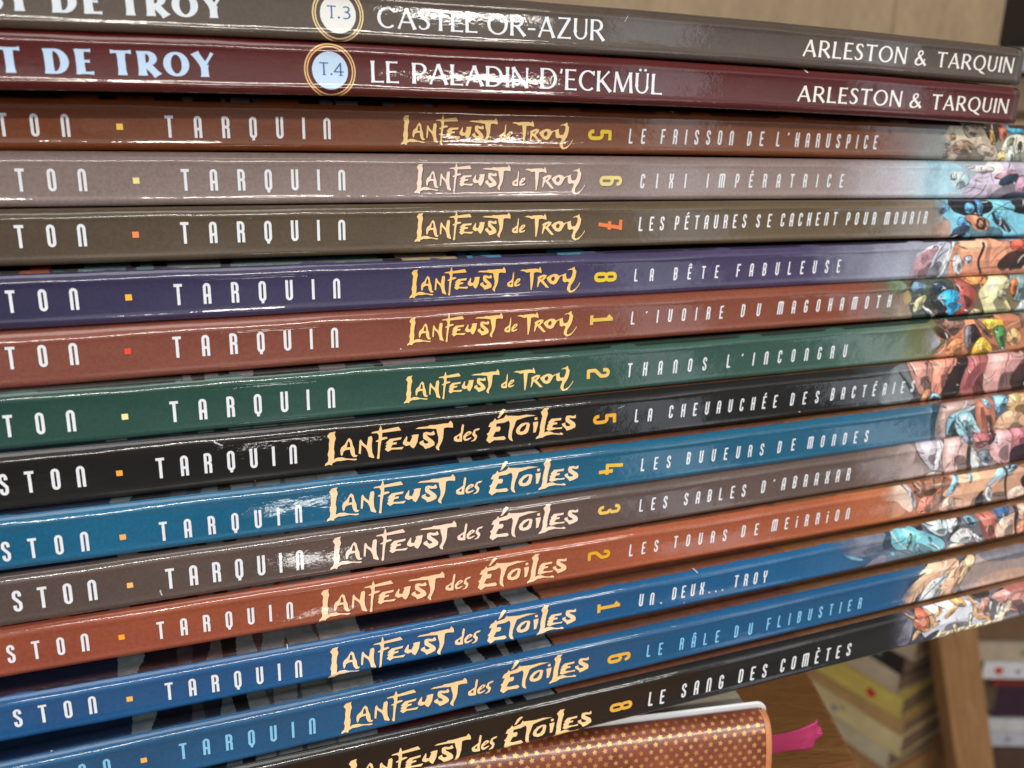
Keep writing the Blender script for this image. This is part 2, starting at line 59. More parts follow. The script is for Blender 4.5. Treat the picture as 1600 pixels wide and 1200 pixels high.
ART = [[],[],[[[209,193,172],1,[[120.72,2.47],[123.44,5.25],[125.46,7.41],[129.16,9.62],[138.56,9.64],[141.26,5.73],[144.5,3.33],[145.0,-0.43],[123.87,-0.65]]],[[180,155,138],1,[[121.6,2.19],[124.87,4.38],[127.99,3.55],[127.83,0.49],[123.23,0.4]]],[[226,209,188],1,[[130.2,8.76],[134.35,9.19],[137.14,6.54],[133.0,5.81]]],[[163,134,113],1,[[127.86,4.15],[131.8,5.47],[136.5,3.75],[134.85,1.55],[128.82,1.74]]],[[193,176,163],1,[[136.43,4.06],[140.76,4.17],[143.7,3.0],[143.2,1.42],[137.87,1.62]]],[[60,45,35],1,[[136.84,9.58],[143.33,9.8],[144.56,4.89],[140.82,5.72]]],[[218,176,104],1,[[140.15,8.47],[142.04,7.91],[143.53,4.55],[142.07,4.2]]],[[197,163,96],1,[[126.56,6.24],[128.51,6.89],[129.23,5.55],[127.62,5.21]]],[[197,117,96],1,[[143.33,9.8],[146.84,9.92],[147.48,6.53],[145.0,4.9]]],[[88,188,226],1,[[146.62,9.91],[155.37,10.06],[156.18,7.11],[147.55,7.15]]],[[226,226,201],1,[[145.47,3.04],[148.15,6.55],[156.09,7.42],[158.15,-0.18],[145.89,-0.41]]],[[226,201,146],1,[[144.37,2.07],[147.24,3.08],[148.53,-0.21],[144.96,-0.27]]],[[130,142,113],1,[[147.79,6.23],[150.38,6.62],[149.69,4.09],[147.77,2.78]]],[[214,230,226],1,[[148.42,3.74],[149.97,4.72],[151.65,0.02],[148.94,-0.04]]],[[60,55,45],1,[[151.69,5.08],[153.42,5.45],[153.63,2.92],[152.66,2.26]]]],[[[184,226,243],0,[[114.81,9.81],[125.47,9.79],[132.51,6.66],[129.25,2.32],[118.55,-0.44],[116.22,2.92]]],[[201,188,209],1,[[129.81,-0.17],[133.09,4.19],[136.96,6.07],[147.0,9.92],[154.19,10.01],[157.06,-0.56]]],[[197,226,239],1,[[126.17,6.61],[131.59,6.96],[133.09,4.19],[129.67,2.32],[125.88,4.16]]],[[243,235,239],1,[[129.19,8.16],[140.34,8.28],[141.09,7.04],[135.51,6.68]]],[[209,163,176],1,[[140.6,5.47],[146.75,7.41],[150.42,7.12],[145.53,5.19]]],[[30,60,80],1,[[143.19,3.92],[145.74,6.14],[150.51,6.81],[150.27,4.26],[147.85,4.89],[146.02,3.29]]],[[197,155,180],1,[[149.7,2.99],[150.84,5.54],[155.22,6.21],[156.62,1.06],[151.11,1.06]]],[[40,40,60],1,[[143.77,-0.21],[149.12,1.71],[156.62,1.06],[157.06,-0.56]]]],[[[130,205,230],1,[[117.53,10.08],[153.17,10.04],[156.08,-0.72],[125.52,-0.19],[125.88,3.88],[121.17,6.4]]],[[176,176,172],0,[[116.32,6.13],[121.87,7.01],[122.95,3.91],[118.85,1.79]]],[[193,155,138],0,[[122.75,4.84],[125.74,4.5],[125.94,-0.2],[119.66,-0.09],[119.14,2.41]]],[[20,25,35],1,[[123.27,10.07],[138.52,10.05],[139.73,6.9],[135.61,5.98],[129.61,6.02],[124.71,7.3]]],[[113,180,226],1,[[123.91,8.07],[123.73,7.12],[122.82,6.43],[121.43,6.18],[119.93,6.45],[118.73,7.15],[118.15,8.1],[118.33,9.04],[119.23,9.73],[120.61,9.98],[122.1,9.72],[123.31,9.03]]],[[104,176,226],1,[[132.84,7.72],[132.77,7.02],[132.27,6.51],[131.46,6.32],[130.56,6.52],[129.82,7.04],[129.43,7.74],[129.5,8.43],[130.0,8.94],[130.81,9.13],[131.7,8.94],[132.44,8.42]]],[[88,155,209],1,[[133.18,9.9],[135.54,9.89],[136.04,5.98],[134.53,5.99]]],[[96,163,218],1,[[131.54,4.13],[131.42,3.5],[130.83,3.05],[129.9,2.89],[128.91,3.07],[128.1,3.54],[127.71,4.17],[127.82,4.79],[128.42,5.24],[129.33,5.4],[130.33,5.23],[131.13,4.76]]],[[209,146,117],1,[[129.19,6.03],[134.75,5.99],[139.04,4.37],[139.22,1.81],[134.93,1.56]]],[[60,40,30],1,[[138.23,3.58],[138.17,2.79],[137.64,2.21],[136.78,2.01],[135.81,2.23],[135.0,2.82],[134.57,3.62],[134.63,4.41],[135.16,4.98],[136.02,5.19],[136.98,4.97],[137.79,4.38]]],[[201,142,113],1,[[137.12,3.66],[137.1,3.21],[136.82,2.89],[136.37,2.78],[135.87,2.9],[135.44,3.23],[135.21,3.68],[135.23,4.12],[135.5,4.44],[135.95,4.56],[136.46,4.43],[136.88,4.1]]],[[30,50,70],1,[[139.22,7.22],[142.77,5.29],[148.14,1.69],[146.54,0.9],[140.8,4.35]]],[[96,172,218],1,[[139.54,7.69],[144.1,5.28],[142.12,4.34]]],[[30,55,80],1,[[126.65,2.3],[131.47,3.5],[132.55,2.54],[129.34,-0.26],[125.94,-0.2]]],[[25,30,40],1,[[145.67,9.57],[153.17,10.04],[154.31,5.85],[146.89,6.54],[148.35,7.81]]]],[[[197,201,218],1,[[111.95,-0.09],[109.62,3.44],[114.24,4.83],[119.86,9.64],[125.8,9.49],[124.36,4.49],[122.06,-0.52]]],[[188,146,155],1,[[110.02,3.43],[115.01,5.12],[118.52,8.12],[120.91,8.68],[117.91,3.14],[116.96,-0.3],[111.12,-0.05]]],[[226,235,243],1,[[121.56,-0.18],[124.36,4.49],[125.37,9.5],[127.08,9.46],[124.29,2.9],[122.48,-0.54]]],[[218,155,125],1,[[125.07,-0.65],[125.44,7.3],[127.08,9.46],[154.41,9.08],[157.17,-1.0],[127.17,-0.41]]],[[197,125,100],0,[[125.43,-0.34],[130.95,2.01],[144.27,2.17],[156.52,1.39],[157.22,-1.17]]],[[226,226,230],1,[[129.96,3.5],[130.05,2.08],[129.65,1.06],[128.86,0.71],[127.9,1.13],[127.03,2.19],[126.48,3.62],[126.39,5.02],[126.79,6.03],[127.57,6.38],[128.52,5.98],[129.4,4.92]]],[[197,197,218],1,[[130.2,5.25],[133.12,5.79],[133.14,3.87],[131.16,2.97]]],[[60,40,40],0,[[136.03,9.23],[137.14,9.2],[137.24,6.95],[136.02,3.77],[137.86,0.77],[136.89,0.16],[135.06,4.12],[136.27,7.3]]],[[60,35,30],1,[[142.64,3.21],[146.84,6.35],[155.05,6.76],[156.24,2.4],[147.96,2.04],[144.52,1.17]]],[[205,96,75],1,[[146.11,9.13],[154.41,9.08],[155.05,6.76],[147.67,6.65]]]],[[[146,125,104],0,[[100.62,7.4],[105.49,6.86],[111.44,7.53],[114.15,4.24],[113.1,-0.84],[103.68,-0.6],[101.65,1.73]]],[[130,155,125],0,[[102.9,10.08],[108.83,10.46],[110.83,8.5],[106.65,7.12],[104.57,7.53]]],[[70,80,70],1,[[110.46,10.39],[125.86,10.43],[126.37,6.23],[119.5,4.62],[115.96,3.51],[121.83,-0.37],[114.72,-0.61],[112.33,3.05]]],[[176,155,104],0,[[109.16,6.69],[110.9,8.19],[112.77,4.94],[110.54,3.78]]],[[113,146,172],1,[[111.25,8.48],[113.78,10.11],[117.35,8.86],[116.07,7.01],[113.15,7.14]]],[[209,205,155],1,[[113.61,4.9],[117.4,6.63],[117.38,4.72],[115.39,2.25],[113.42,1.72]]],[[40,60,90],1,[[118.54,9.13],[123.93,9.54],[124.36,7.61],[120.86,6.16]]],[[30,35,40],1,[[119.64,3.97],[122.42,4.8],[125.88,2.68],[127.41,-0.35],[121.36,-0.18],[123.06,1.85]]],[[62,176,235],1,[[120.99,5.51],[124.36,7.61],[128.84,6.77],[131.5,3.71],[128.07,0.6],[125.95,0.39],[125.37,3.03],[122.49,4.47]]],[[222,226,230],1,[[115.96,3.51],[117.65,3.42],[121.9,0.28],[121.15,-0.16]]],[[172,88,79],1,[[126.36,10.09],[129.91,9.63],[135.39,6.81],[135.81,3.17],[131.68,0.07],[128.14,0.27],[131.5,3.71],[128.84,6.77]]],[[230,155,96],1,[[128.46,10.33],[138.9,10.59],[138.37,7.34],[135.76,7.12]]],[[230,222,172],1,[[135.47,6.48],[140.67,10.69],[146.55,10.64],[147.42,7.29],[144.99,6.06],[149.48,1.15],[149.46,-0.55],[139.8,-0.37],[138.07,3.06]]],[[180,176,155],1,[[146.78,5.32],[146.72,4.74],[146.24,4.33],[145.47,4.21],[144.62,4.4],[143.92,4.86],[143.56,5.46],[143.62,6.04],[144.1,6.45],[144.87,6.57],[145.71,6.38],[146.42,5.92]]],[[130,163,163],1,[[146.24,8.34],[148.86,10.56],[154.86,10.68],[157.01,2.83],[148.94,3.21],[151.42,6.12]]],[[222,130,79],1,[[147.74,9.61],[150.52,9.5],[150.37,4.83],[147.95,5.27]]],[[197,226,226],1,[[149.93,-0.57],[154.04,3.31],[156.91,3.17],[158.01,-0.83]]],[[226,205,163],1,[[133.47,-0.02],[135.23,1.87],[138.56,1.04],[138.51,-0.63]]]],[[[197,197,218],0,[[115.36,10.24],[117.64,9.29],[120.83,6.16],[122.92,4.38],[118.39,1.75],[116.03,0.94],[116.28,5.82]]],[[193,125,92],1,[[118.43,11.5],[154.37,11.05],[157.53,-0.54],[118.42,-0.4],[122.27,3.43],[126.19,5.14],[123.56,7.28]]],[[146,109,96],1,[[118.57,10.84],[129.64,10.83],[129.82,8.19],[126.11,5.47],[122.2,7.7]]],[[75,50,45],1,[[118.07,9.27],[121.12,8.75],[126.04,5.81],[124.44,5.26],[121.77,5.77]]],[[218,146,100],1,[[126.7,4.77],[130.44,5.5],[131.83,1.39],[127.32,0.06],[123.58,1.35]]],[[60,40,40],1,[[132.09,9.69],[136.39,6.43],[137.34,4.36],[134.41,3.56],[131.04,4.8]]],[[130,134,151],1,[[130.11,8.83],[132.85,8.33],[133.07,3.65],[131.83,1.39]]],[[243,193,79],1,[[135.66,9.48],[143.68,9.65],[144.75,7.23],[141.28,4.76],[136.68,7.08]]],[[243,193,75],1,[[134.58,2.87],[137.46,5.69],[142.06,1.65],[141.19,-0.34],[133.95,-0.12]]],[[138,104,88],1,[[133.08,10.13],[135.09,10.01],[141.83,4.38],[140.08,4.17]]],[[88,146,88],1,[[140.89,8.15],[145.59,7.52],[146.81,0.96],[145.07,0.57],[142.03,5.39]]],[[222,180,130],1,[[152.29,4.0],[152.25,2.71],[151.46,1.82],[150.13,1.57],[148.62,2.03],[147.33,3.06],[146.62,4.39],[146.66,5.67],[147.44,6.55],[148.76,6.81],[150.26,6.37],[151.56,5.34]]],[[130,100,83],1,[[149.92,10.29],[154.46,10.7],[155.41,7.23],[152.26,6.75]]]],[[[113,121,125],0,[[96.8,6.86],[106.02,10.88],[111.68,11.05],[114.27,0.23],[103.55,0.33],[97.78,3.54]]],[[35,30,30],0,[[106.14,10.22],[109.0,8.02],[115.13,2.16],[114.63,0.53],[110.36,5.27]]],[[197,142,130],1,[[109.12,11.58],[118.16,11.82],[119.3,6.44],[118.07,4.22],[116.06,1.73],[113.17,5.67]]],[[226,151,130],1,[[118.16,11.82],[128.7,12.29],[126.27,5.8],[122.93,1.39],[119.37,2.08],[118.87,8.47]]],[[45,30,30],1,[[128.26,12.32],[132.17,12.34],[129.83,5.48],[128.85,0.12],[124.52,0.04],[122.71,2.43],[126.64,6.11]]],[[172,100,100],1,[[131.72,12.38],[138.77,12.49],[137.85,3.37],[139.17,-0.22],[128.89,-0.06]]],[[142,79,83],0,[[131.62,5.32],[134.7,9.11],[136.67,8.27],[134.28,3.36],[131.31,0.9]]],[[209,159,155],1,[[138.31,12.53],[154.47,11.94],[148.82,5.13],[150.13,0.1],[140.06,-0.14],[138.02,2.66]]],[[60,40,40],1,[[147.95,3.12],[151.02,7.38],[155.43,8.39],[157.6,0.44],[150.13,0.1]]],[[205,138,96],1,[[115.52,0.27],[118.15,3.87],[119.59,3.07],[118.5,0.14]]],[[146,188,218],1,[[118.86,0.44],[120.45,2.98],[124.04,0.26],[122.73,0.32],[120.67,1.95],[119.73,0.35]]]],[[[130,172,193],0,[[113.01,10.15],[116.45,9.47],[115.12,5.94],[116.82,3.74],[116.37,-0.11],[115.12,-0.13],[115.47,4.23],[113.43,7.13]]],[[40,70,90],0,[[115.53,9.89],[119.18,10.35],[117.95,6.3],[118.49,-0.19],[116.84,-0.33]]],[[176,151,146],1,[[118.75,10.39],[131.91,10.58],[131.07,8.63],[123.34,6.73],[121.7,4.54],[122.33,-0.31],[118.49,-0.19],[117.95,6.3]]],[[45,60,70],1,[[122.13,4.49],[125.88,6.8],[126.83,2.6],[126.58,-0.12],[122.29,-0.13]]],[[138,193,218],1,[[122.61,0.34],[121.83,5.88],[123.34,6.73],[131.39,9.1],[132.26,8.16],[123.61,5.52]]],[[176,222,235],1,[[125.8,7.14],[129.61,7.42],[132.59,4.02],[135.53,0.91],[135.42,-0.47],[127.47,-0.23],[124.75,4.2]]],[[113,155,172],1,[[127.24,4.61],[129.29,5.07],[131.0,1.43],[128.93,0.98]]],[[193,125,104],1,[[131.02,10.67],[137.58,10.69],[140.16,3.87],[139.42,-0.42],[135.83,-0.35],[131.81,5.48]]],[[155,96,83],0,[[132.94,8.09],[134.73,7.91],[137.64,1.37],[135.99,0.86]]],[[142,193,226],1,[[133.74,10.22],[136.03,9.82],[137.08,7.32],[135.18,7.86]]],[[142,193,226],1,[[137.62,10.52],[143.44,10.46],[142.3,6.08],[139.26,5.71]]],[[218,176,146],1,[[140.16,3.87],[143.23,5.98],[148.29,5.79],[154.03,1.63],[154.63,-0.59],[139.38,-0.24]]],[[218,180,130],1,[[142.41,7.45],[144.37,10.36],[151.58,10.7],[153.14,4.93],[145.65,5.37]]]],[[[180,159,151],0,[[101.28,5.06],[104.75,9.97],[111.11,10.53],[111.94,4.33],[103.64,3.05]]],[[163,142,138],0,[[103.43,2.06],[106.63,4.35],[113.92,4.75],[116.35,0.98],[107.5,-0.22]]],[[193,184,197],1,[[110.76,10.24],[118.94,10.6],[121.34,7.23],[120.46,1.46],[118.29,1.75],[113.63,6.15]]],[[222,218,226],1,[[118.98,10.43],[120.88,10.37],[122.24,5.05],[120.02,1.52],[118.64,2.05],[120.34,5.98]]],[[222,184,180],1,[[120.66,10.4],[128.32,10.34],[130.88,6.73],[132.56,-0.53],[123.92,-0.77],[121.9,2.66]]],[[235,205,197],1,[[115.49,1.09],[121.33,1.34],[123.44,-0.52],[119.28,-1.0]]],[[70,55,60],0,[[129.66,8.28],[131.55,6.65],[132.7,-0.2],[130.7,-0.1]]],[[226,235,243],1,[[131.16,7.4],[133.47,5.01],[136.98,1.37],[143.39,0.88],[139.32,-0.91],[132.56,-0.53]]],[[134,142,159],1,[[127.12,9.96],[131.8,10.27],[131.53,7.7],[129.29,7.97]]],[[172,104,109],1,[[131.35,10.32],[138.73,10.67],[137.04,6.67],[133.13,6.45]]],[[134,142,159],1,[[133.47,5.01],[137.67,5.89],[140.68,0.88],[136.98,1.37]]],[[209,130,138],1,[[145.0,10.65],[152.73,10.82],[154.62,3.77],[147.92,4.61]]],[[226,176,180],1,[[140.1,10.51],[145.47,10.59],[146.59,6.21],[146.93,-0.49],[142.54,0.63],[138.57,4.01],[138.7,7.17]]],[[50,30,40],1,[[146.5,4.79],[151.43,5.25],[154.32,4.9],[155.73,-0.38],[146.83,-0.12]]],[[90,45,55],1,[[137.86,10.6],[140.56,10.46],[139.07,7.48],[137.58,6.25]]]],[[[239,209,188],0,[[98.08,8.94],[106.38,10.78],[110.84,6.36],[110.95,1.64],[107.79,3.36],[104.85,6.22],[100.46,6.55]]],[[209,146,113],0,[[100.52,6.19],[104.89,6.05],[109.73,1.66],[100.22,1.26]]],[[188,180,193],1,[[106.01,10.66],[107.98,10.72],[111.88,5.16],[111.61,2.41],[109.66,6.19]]],[[155,109,83],1,[[109.22,10.54],[120.98,10.76],[117.5,5.71],[112.58,5.75]]],[[125,92,75],0,[[112.91,10.18],[114.54,10.12],[113.76,5.92],[112.79,5.72]]],[[218,130,100],1,[[111.86,1.15],[113.0,5.69],[117.85,6.0],[117.61,1.12]]],[[146,100,75],1,[[117.85,6.0],[121.06,10.4],[123.51,8.66],[120.64,4.53],[119.76,0.78],[117.65,0.94]]],[[209,163,134],1,[[123.0,9.08],[125.99,10.75],[151.24,10.8],[154.23,-0.59],[129.14,0.38],[119.84,0.42],[120.09,3.21],[124.14,5.77]]],[[218,180,159],1,[[120.87,3.44],[123.86,5.1],[125.73,2.34],[124.46,0.4],[120.66,0.46]]],[[155,201,226],1,[[121.35,5.13],[122.88,7.71],[125.12,10.87],[126.64,10.66],[124.61,7.45],[124.22,5.4]]],[[155,201,226],1,[[136.02,6.14],[139.92,9.86],[147.15,11.0],[147.9,9.82],[141.19,8.26],[137.01,5.64]]],[[163,205,226],1,[[128.96,10.69],[130.67,10.62],[130.06,7.72],[129.4,7.81]]],[[35,25,25],1,[[132.29,1.69],[135.29,5.54],[135.17,2.33],[136.15,0.01],[133.53,0.06]]],[[226,226,230],1,[[138.67,3.24],[138.77,2.1],[138.47,1.33],[137.86,1.12],[137.11,1.54],[136.41,2.46],[135.95,3.65],[135.86,4.77],[136.16,5.54],[136.76,5.75],[137.51,5.34],[138.21,4.42]]],[[226,193,176],1,[[143.77,3.2],[152.92,4.4],[154.18,-0.4],[144.51,0.17]]],[[70,45,40],0,[[142.51,10.92],[143.43,10.8],[143.07,6.91],[144.98,0.1],[144.05,0.24],[142.15,7.04]]],[[45,30,28],1,[[148.53,6.49],[151.83,8.55],[153.42,2.49],[150.01,3.36]]]],[[[117,125,146],0,[[81.27,10.06],[99.98,9.61],[98.43,5.26],[93.7,3.38],[87.88,3.79],[85.65,5.91],[82.95,6.41]]],[[88,100,117],0,[[90.68,5.32],[98.23,6.33],[98.96,4.47],[93.76,3.02]]],[[121,184,209],0,[[85.26,5.98],[87.77,4.49],[92.62,2.89],[91.93,2.41],[87.48,3.94]]],[[130,130,151],0,[[90.5,-0.5],[98.68,3.83],[101.8,-0.25],[99.97,-1.13]]],[[55,70,85],0,[[97.64,7.46],[101.17,9.57],[101.28,4.73],[98.62,4.19]]],[[100,117,130],0,[[99.29,2.67],[105.54,3.25],[111.01,0.1],[110.52,-1.58],[100.38,-1.21]]],[[121,193,209],1,[[100.79,9.47],[106.7,9.63],[117.5,4.56],[120.07,2.32],[118.52,-0.26],[115.29,-0.72],[110.08,0.63],[107.55,3.22],[103.12,3.35],[100.67,5.88]]],[[71,130,146],1,[[106.57,6.19],[106.98,8.2],[108.18,3.11],[106.37,3.09]]],[[75,138,155],1,[[109.22,5.02],[112.26,1.99],[111.75,0.49],[109.37,2.18]]],[[75,138,155],1,[[113.15,5.71],[115.16,3.93],[114.45,3.35]]],[[88,172,197],1,[[100.72,3.45],[102.98,3.03],[102.25,1.59]]],[[50,60,70],1,[[107.98,9.23],[111.18,9.37],[111.09,7.82],[109.41,8.12]]],[[205,226,235],1,[[111.15,9.55],[116.47,9.49],[119.78,9.44],[119.94,4.83],[117.43,4.93],[113.7,7.01]]],[[226,232,239],1,[[119.82,9.26],[124.01,9.24],[121.61,4.89],[119.63,6.3]]],[[60,60,70],0,[[123.61,9.13],[125.33,9.01],[121.93,3.4],[119.99,2.69]]],[[235,239,243],1,[[120.34,2.98],[124.63,6.48],[129.32,4.57],[128.75,1.43],[126.24,1.17]]],[[218,226,239],1,[[128.15,4.06],[131.47,2.74],[134.18,0.42],[131.59,0.36],[130.29,2.23]]],[[130,180,209],1,[[125.15,8.87],[128.74,8.95],[130.04,5.16],[127.19,6.38]]],[[70,60,60],1,[[126.33,8.31],[128.1,8.0],[128.44,6.52],[127.55,6.67]]],[[197,117,100],1,[[129.1,9.25],[134.67,9.36],[138.13,5.89],[137.4,-0.17],[135.19,-0.13],[133.28,2.41],[131.85,6.63]]],[[138,83,79],0,[[130.59,6.49],[132.3,6.55],[135.83,0.85],[134.64,0.34]]],[[71,109,163],1,[[136.39,9.42],[142.54,9.46],[141.35,7.13],[137.95,6.64]]],[[230,193,172],1,[[137.12,2.8],[138.13,5.89],[142.6,7.46],[144.6,7.48],[145.53,-0.58],[139.25,-0.52]]],[[60,40,40],0,[[143.15,8.81],[145.39,8.79],[145.3,3.89],[145.91,-0.28],[145.2,-0.15]]],[[218,138,104],1,[[145.2,4.27],[150.49,4.81],[151.83,-0.25],[146.15,-0.32]]],[[226,184,163],1,[[144.87,9.06],[149.43,8.83],[150.49,4.81],[145.57,4.57]]],[[218,193,176],1,[[120.19,1.76],[127.04,1.38],[126.57,-0.34],[119.79,-0.32]]]],[[[96,125,151],0,[[100.46,0.32],[100.94,8.32],[110.98,10.2],[107.73,6.26],[103.78,1.75]]],[[163,146,142],0,[[122.0,-0.62],[124.4,7.6],[127.54,10.59],[146.83,10.64],[150.06,-1.54]]],[[226,184,155],1,[[100.94,-0.14],[103.15,5.07],[110.9,10.56],[118.29,10.56],[122.13,10.19],[119.1,6.84],[112.31,5.69],[107.77,1.99],[105.86,-0.65]]],[[226,230,235],1,[[107.47,-0.64],[112.31,5.69],[118.15,7.39],[116.43,3.79],[114.86,-0.58]]],[[218,176,146],1,[[114.89,-0.77],[116.94,3.33],[119.54,6.76],[121.86,9.52],[123.45,9.93],[123.43,8.15],[121.96,3.4],[121.6,-0.72]]],[[117,117,125],0,[[127.54,10.59],[135.3,10.58],[146.83,10.64],[147.96,6.37],[131.67,7.65]]],[[193,159,142],0,[[124.87,-0.12],[132.4,4.59],[148.69,3.63],[149.95,-1.14],[125.0,-0.69]]],[[230,201,155],1,[[123.05,9.83],[127.76,10.55],[125.29,7.43],[122.49,2.93],[121.74,3.44],[124.31,7.98],[123.62,9.19]]],[[138,146,163],0,[[108.98,1.02],[110.59,2.12],[110.9,1.62],[109.48,0.55]]],[[138,146,163],0,[[110.11,1.86],[111.67,2.86],[111.97,2.37],[110.62,1.39]]],[[138,146,163],0,[[111.25,2.7],[112.75,3.61],[113.05,3.12],[111.76,2.23]]],[[138,146,163],0,[[112.39,3.54],[113.83,4.35],[114.13,3.86],[112.9,3.08]]],[[138,146,163],0,[[113.53,4.38],[114.91,5.1],[115.22,4.61],[114.04,3.92]]],[[138,146,163],0,[[114.67,5.22],[115.99,5.85],[116.3,5.36],[115.18,4.76]]],[[138,146,163],0,[[115.82,6.06],[117.07,6.6],[117.38,6.11],[116.33,5.6]]],[[30,60,90],0,[[101.22,1.58],[104.53,6.2],[104.98,5.9],[101.7,1.12]]],[[30,60,90],0,[[101.7,2.83],[105.53,6.77],[106.0,6.47],[102.19,2.37]]],[[30,60,90],0,[[102.18,4.07],[106.55,7.34],[107.01,7.04],[102.67,3.62]]],[[30,60,90],0,[[102.66,5.31],[107.56,7.92],[108.02,7.61],[103.15,4.86]]],[[30,60,90],0,[[103.14,6.55],[108.57,8.49],[109.04,8.19],[103.63,6.1]]],[[30,60,90],0,[[103.62,7.79],[109.59,9.06],[110.05,8.76],[104.11,7.34]]]],[[[117,117,134],0,[[97.79,9.78],[104.55,11.46],[106.26,6.8],[104.99,0.94],[100.54,1.28]]],[[163,163,180],0,[[100.67,2.69],[103.32,9.6],[103.69,9.34],[101.21,2.39]]],[[163,163,180],0,[[101.64,2.83],[103.72,9.58],[104.1,9.25],[102.17,2.52]]],[[163,163,180],0,[[102.61,2.96],[104.12,9.57],[104.52,9.16],[103.14,2.65]]],[[163,163,180],0,[[103.58,3.09],[104.52,9.55],[104.93,9.06],[104.12,2.78]]],[[163,163,180],0,[[104.55,3.23],[104.92,9.53],[105.35,8.97],[105.09,2.92]]],[[205,209,226],1,[[107.66,11.84],[125.1,10.92],[133.23,3.59],[133.71,-0.28],[119.88,0.35],[110.71,0.68],[107.1,6.61]]],[[45,45,60],0,[[107.14,0.25],[112.31,2.86],[115.53,3.21],[113.84,1.4],[110.79,0.29]]],[[226,184,138],1,[[113.06,6.15],[112.88,4.52],[111.65,3.58],[109.72,3.58],[107.61,4.51],[105.9,6.12],[105.03,7.97],[105.22,9.57],[106.42,10.5],[108.32,10.52],[110.42,9.62],[112.16,8.02]]],[[226,184,138],1,[[101.05,11.17],[105.43,8.95],[105.62,8.02]]],[[226,184,138],1,[[105.34,1.22],[107.4,5.09],[109.24,3.94]]],[[226,184,138],1,[[112.62,5.34],[114.53,6.0],[114.95,4.99],[112.5,3.91]]],[[209,117,92],1,[[110.78,6.78],[110.76,5.19],[110.04,4.18],[108.82,4.04],[107.41,4.79],[106.22,6.23],[105.55,7.96],[105.57,9.53],[106.28,10.52],[107.49,10.67],[108.88,9.94],[110.08,8.52]]],[[235,176,146],0,[[109.98,6.31],[109.97,5.68],[109.68,5.28],[109.19,5.22],[108.62,5.52],[108.14,6.1],[107.86,6.79],[107.87,7.42],[108.16,7.81],[108.65,7.87],[109.22,7.57],[109.7,7.0]]],[[226,176,117],1,[[111.89,7.86],[114.08,10.07],[114.97,8.8],[112.73,6.77]]],[[226,176,117],1,[[115.88,6.42],[119.41,10.16],[120.63,9.35],[117.09,5.6]]],[[235,184,121],1,[[117.63,10.73],[122.18,10.83],[123.22,8.05],[120.5,9.02]]],[[218,163,151],1,[[127.5,6.0],[128.3,9.86],[131.46,9.17],[133.04,4.38],[130.03,4.31]]],[[209,155,146],1,[[130.37,10.14],[146.14,10.07],[148.14,2.47],[140.93,2.59],[135.49,6.81]]],[[226,176,130],1,[[123.41,10.92],[124.47,10.87],[126.74,8.37],[127.36,5.66],[129.08,3.79],[132.54,3.74],[133.76,0.46],[132.42,0.59],[131.67,2.82],[128.63,2.96],[126.42,5.13],[125.71,8.23]]],[[235,218,197],1,[[133.62,0.12],[138.07,6.98],[140.74,6.02],[138.72,0.82],[136.77,-0.24]]],[[230,239,243],1,[[131.51,8.06],[132.65,7.8],[132.94,4.77],[132.3,4.73]]],[[230,239,243],1,[[134.67,6.62],[135.95,6.7],[135.99,2.96],[135.07,3.17]]],[[60,50,50],0,[[125.1,10.92],[132.31,11.01],[130.96,9.46],[127.14,9.38]]],[[180,109,100],0,[[135.72,11.19],[145.93,10.86],[146.66,8.09],[139.44,8.54]]],[[90,75,80],0,[[142.21,4.56],[147.61,4.49],[148.78,0.03],[144.19,0.32]]],[[235,209,163],1,[[113.49,1.12],[115.29,2.35],[117.79,2.32],[118.13,1.69],[115.67,1.52],[114.26,0.38]]],[[235,209,163],1,[[116.81,1.07],[118.64,2.23],[121.16,2.2],[121.51,1.56],[119.03,1.4],[117.59,0.33]]],[[235,209,163],1,[[120.16,1.03],[122.02,2.11],[124.56,2.07],[124.92,1.43],[122.42,1.28],[120.95,0.28]]],[[235,209,163],1,[[123.54,0.98],[125.43,1.98],[128.0,1.95],[128.37,1.3],[125.84,1.15],[124.34,0.23]]],[[235,209,163],1,[[126.95,0.92],[128.88,1.86],[131.48,1.82],[131.85,1.17],[129.29,1.01],[127.77,0.17]]],[[235,209,163],1,[[130.41,0.87],[132.37,1.73],[134.99,1.68],[135.37,1.03],[132.79,0.88],[131.23,0.11]]],[[235,209,163],1,[[119.34,3.8],[120.62,3.69],[121.93,0.61],[120.9,0.48]]],[[235,226,188],1,[[124.99,5.82],[126.11,5.57],[126.46,2.16],[125.43,2.02]]]]]
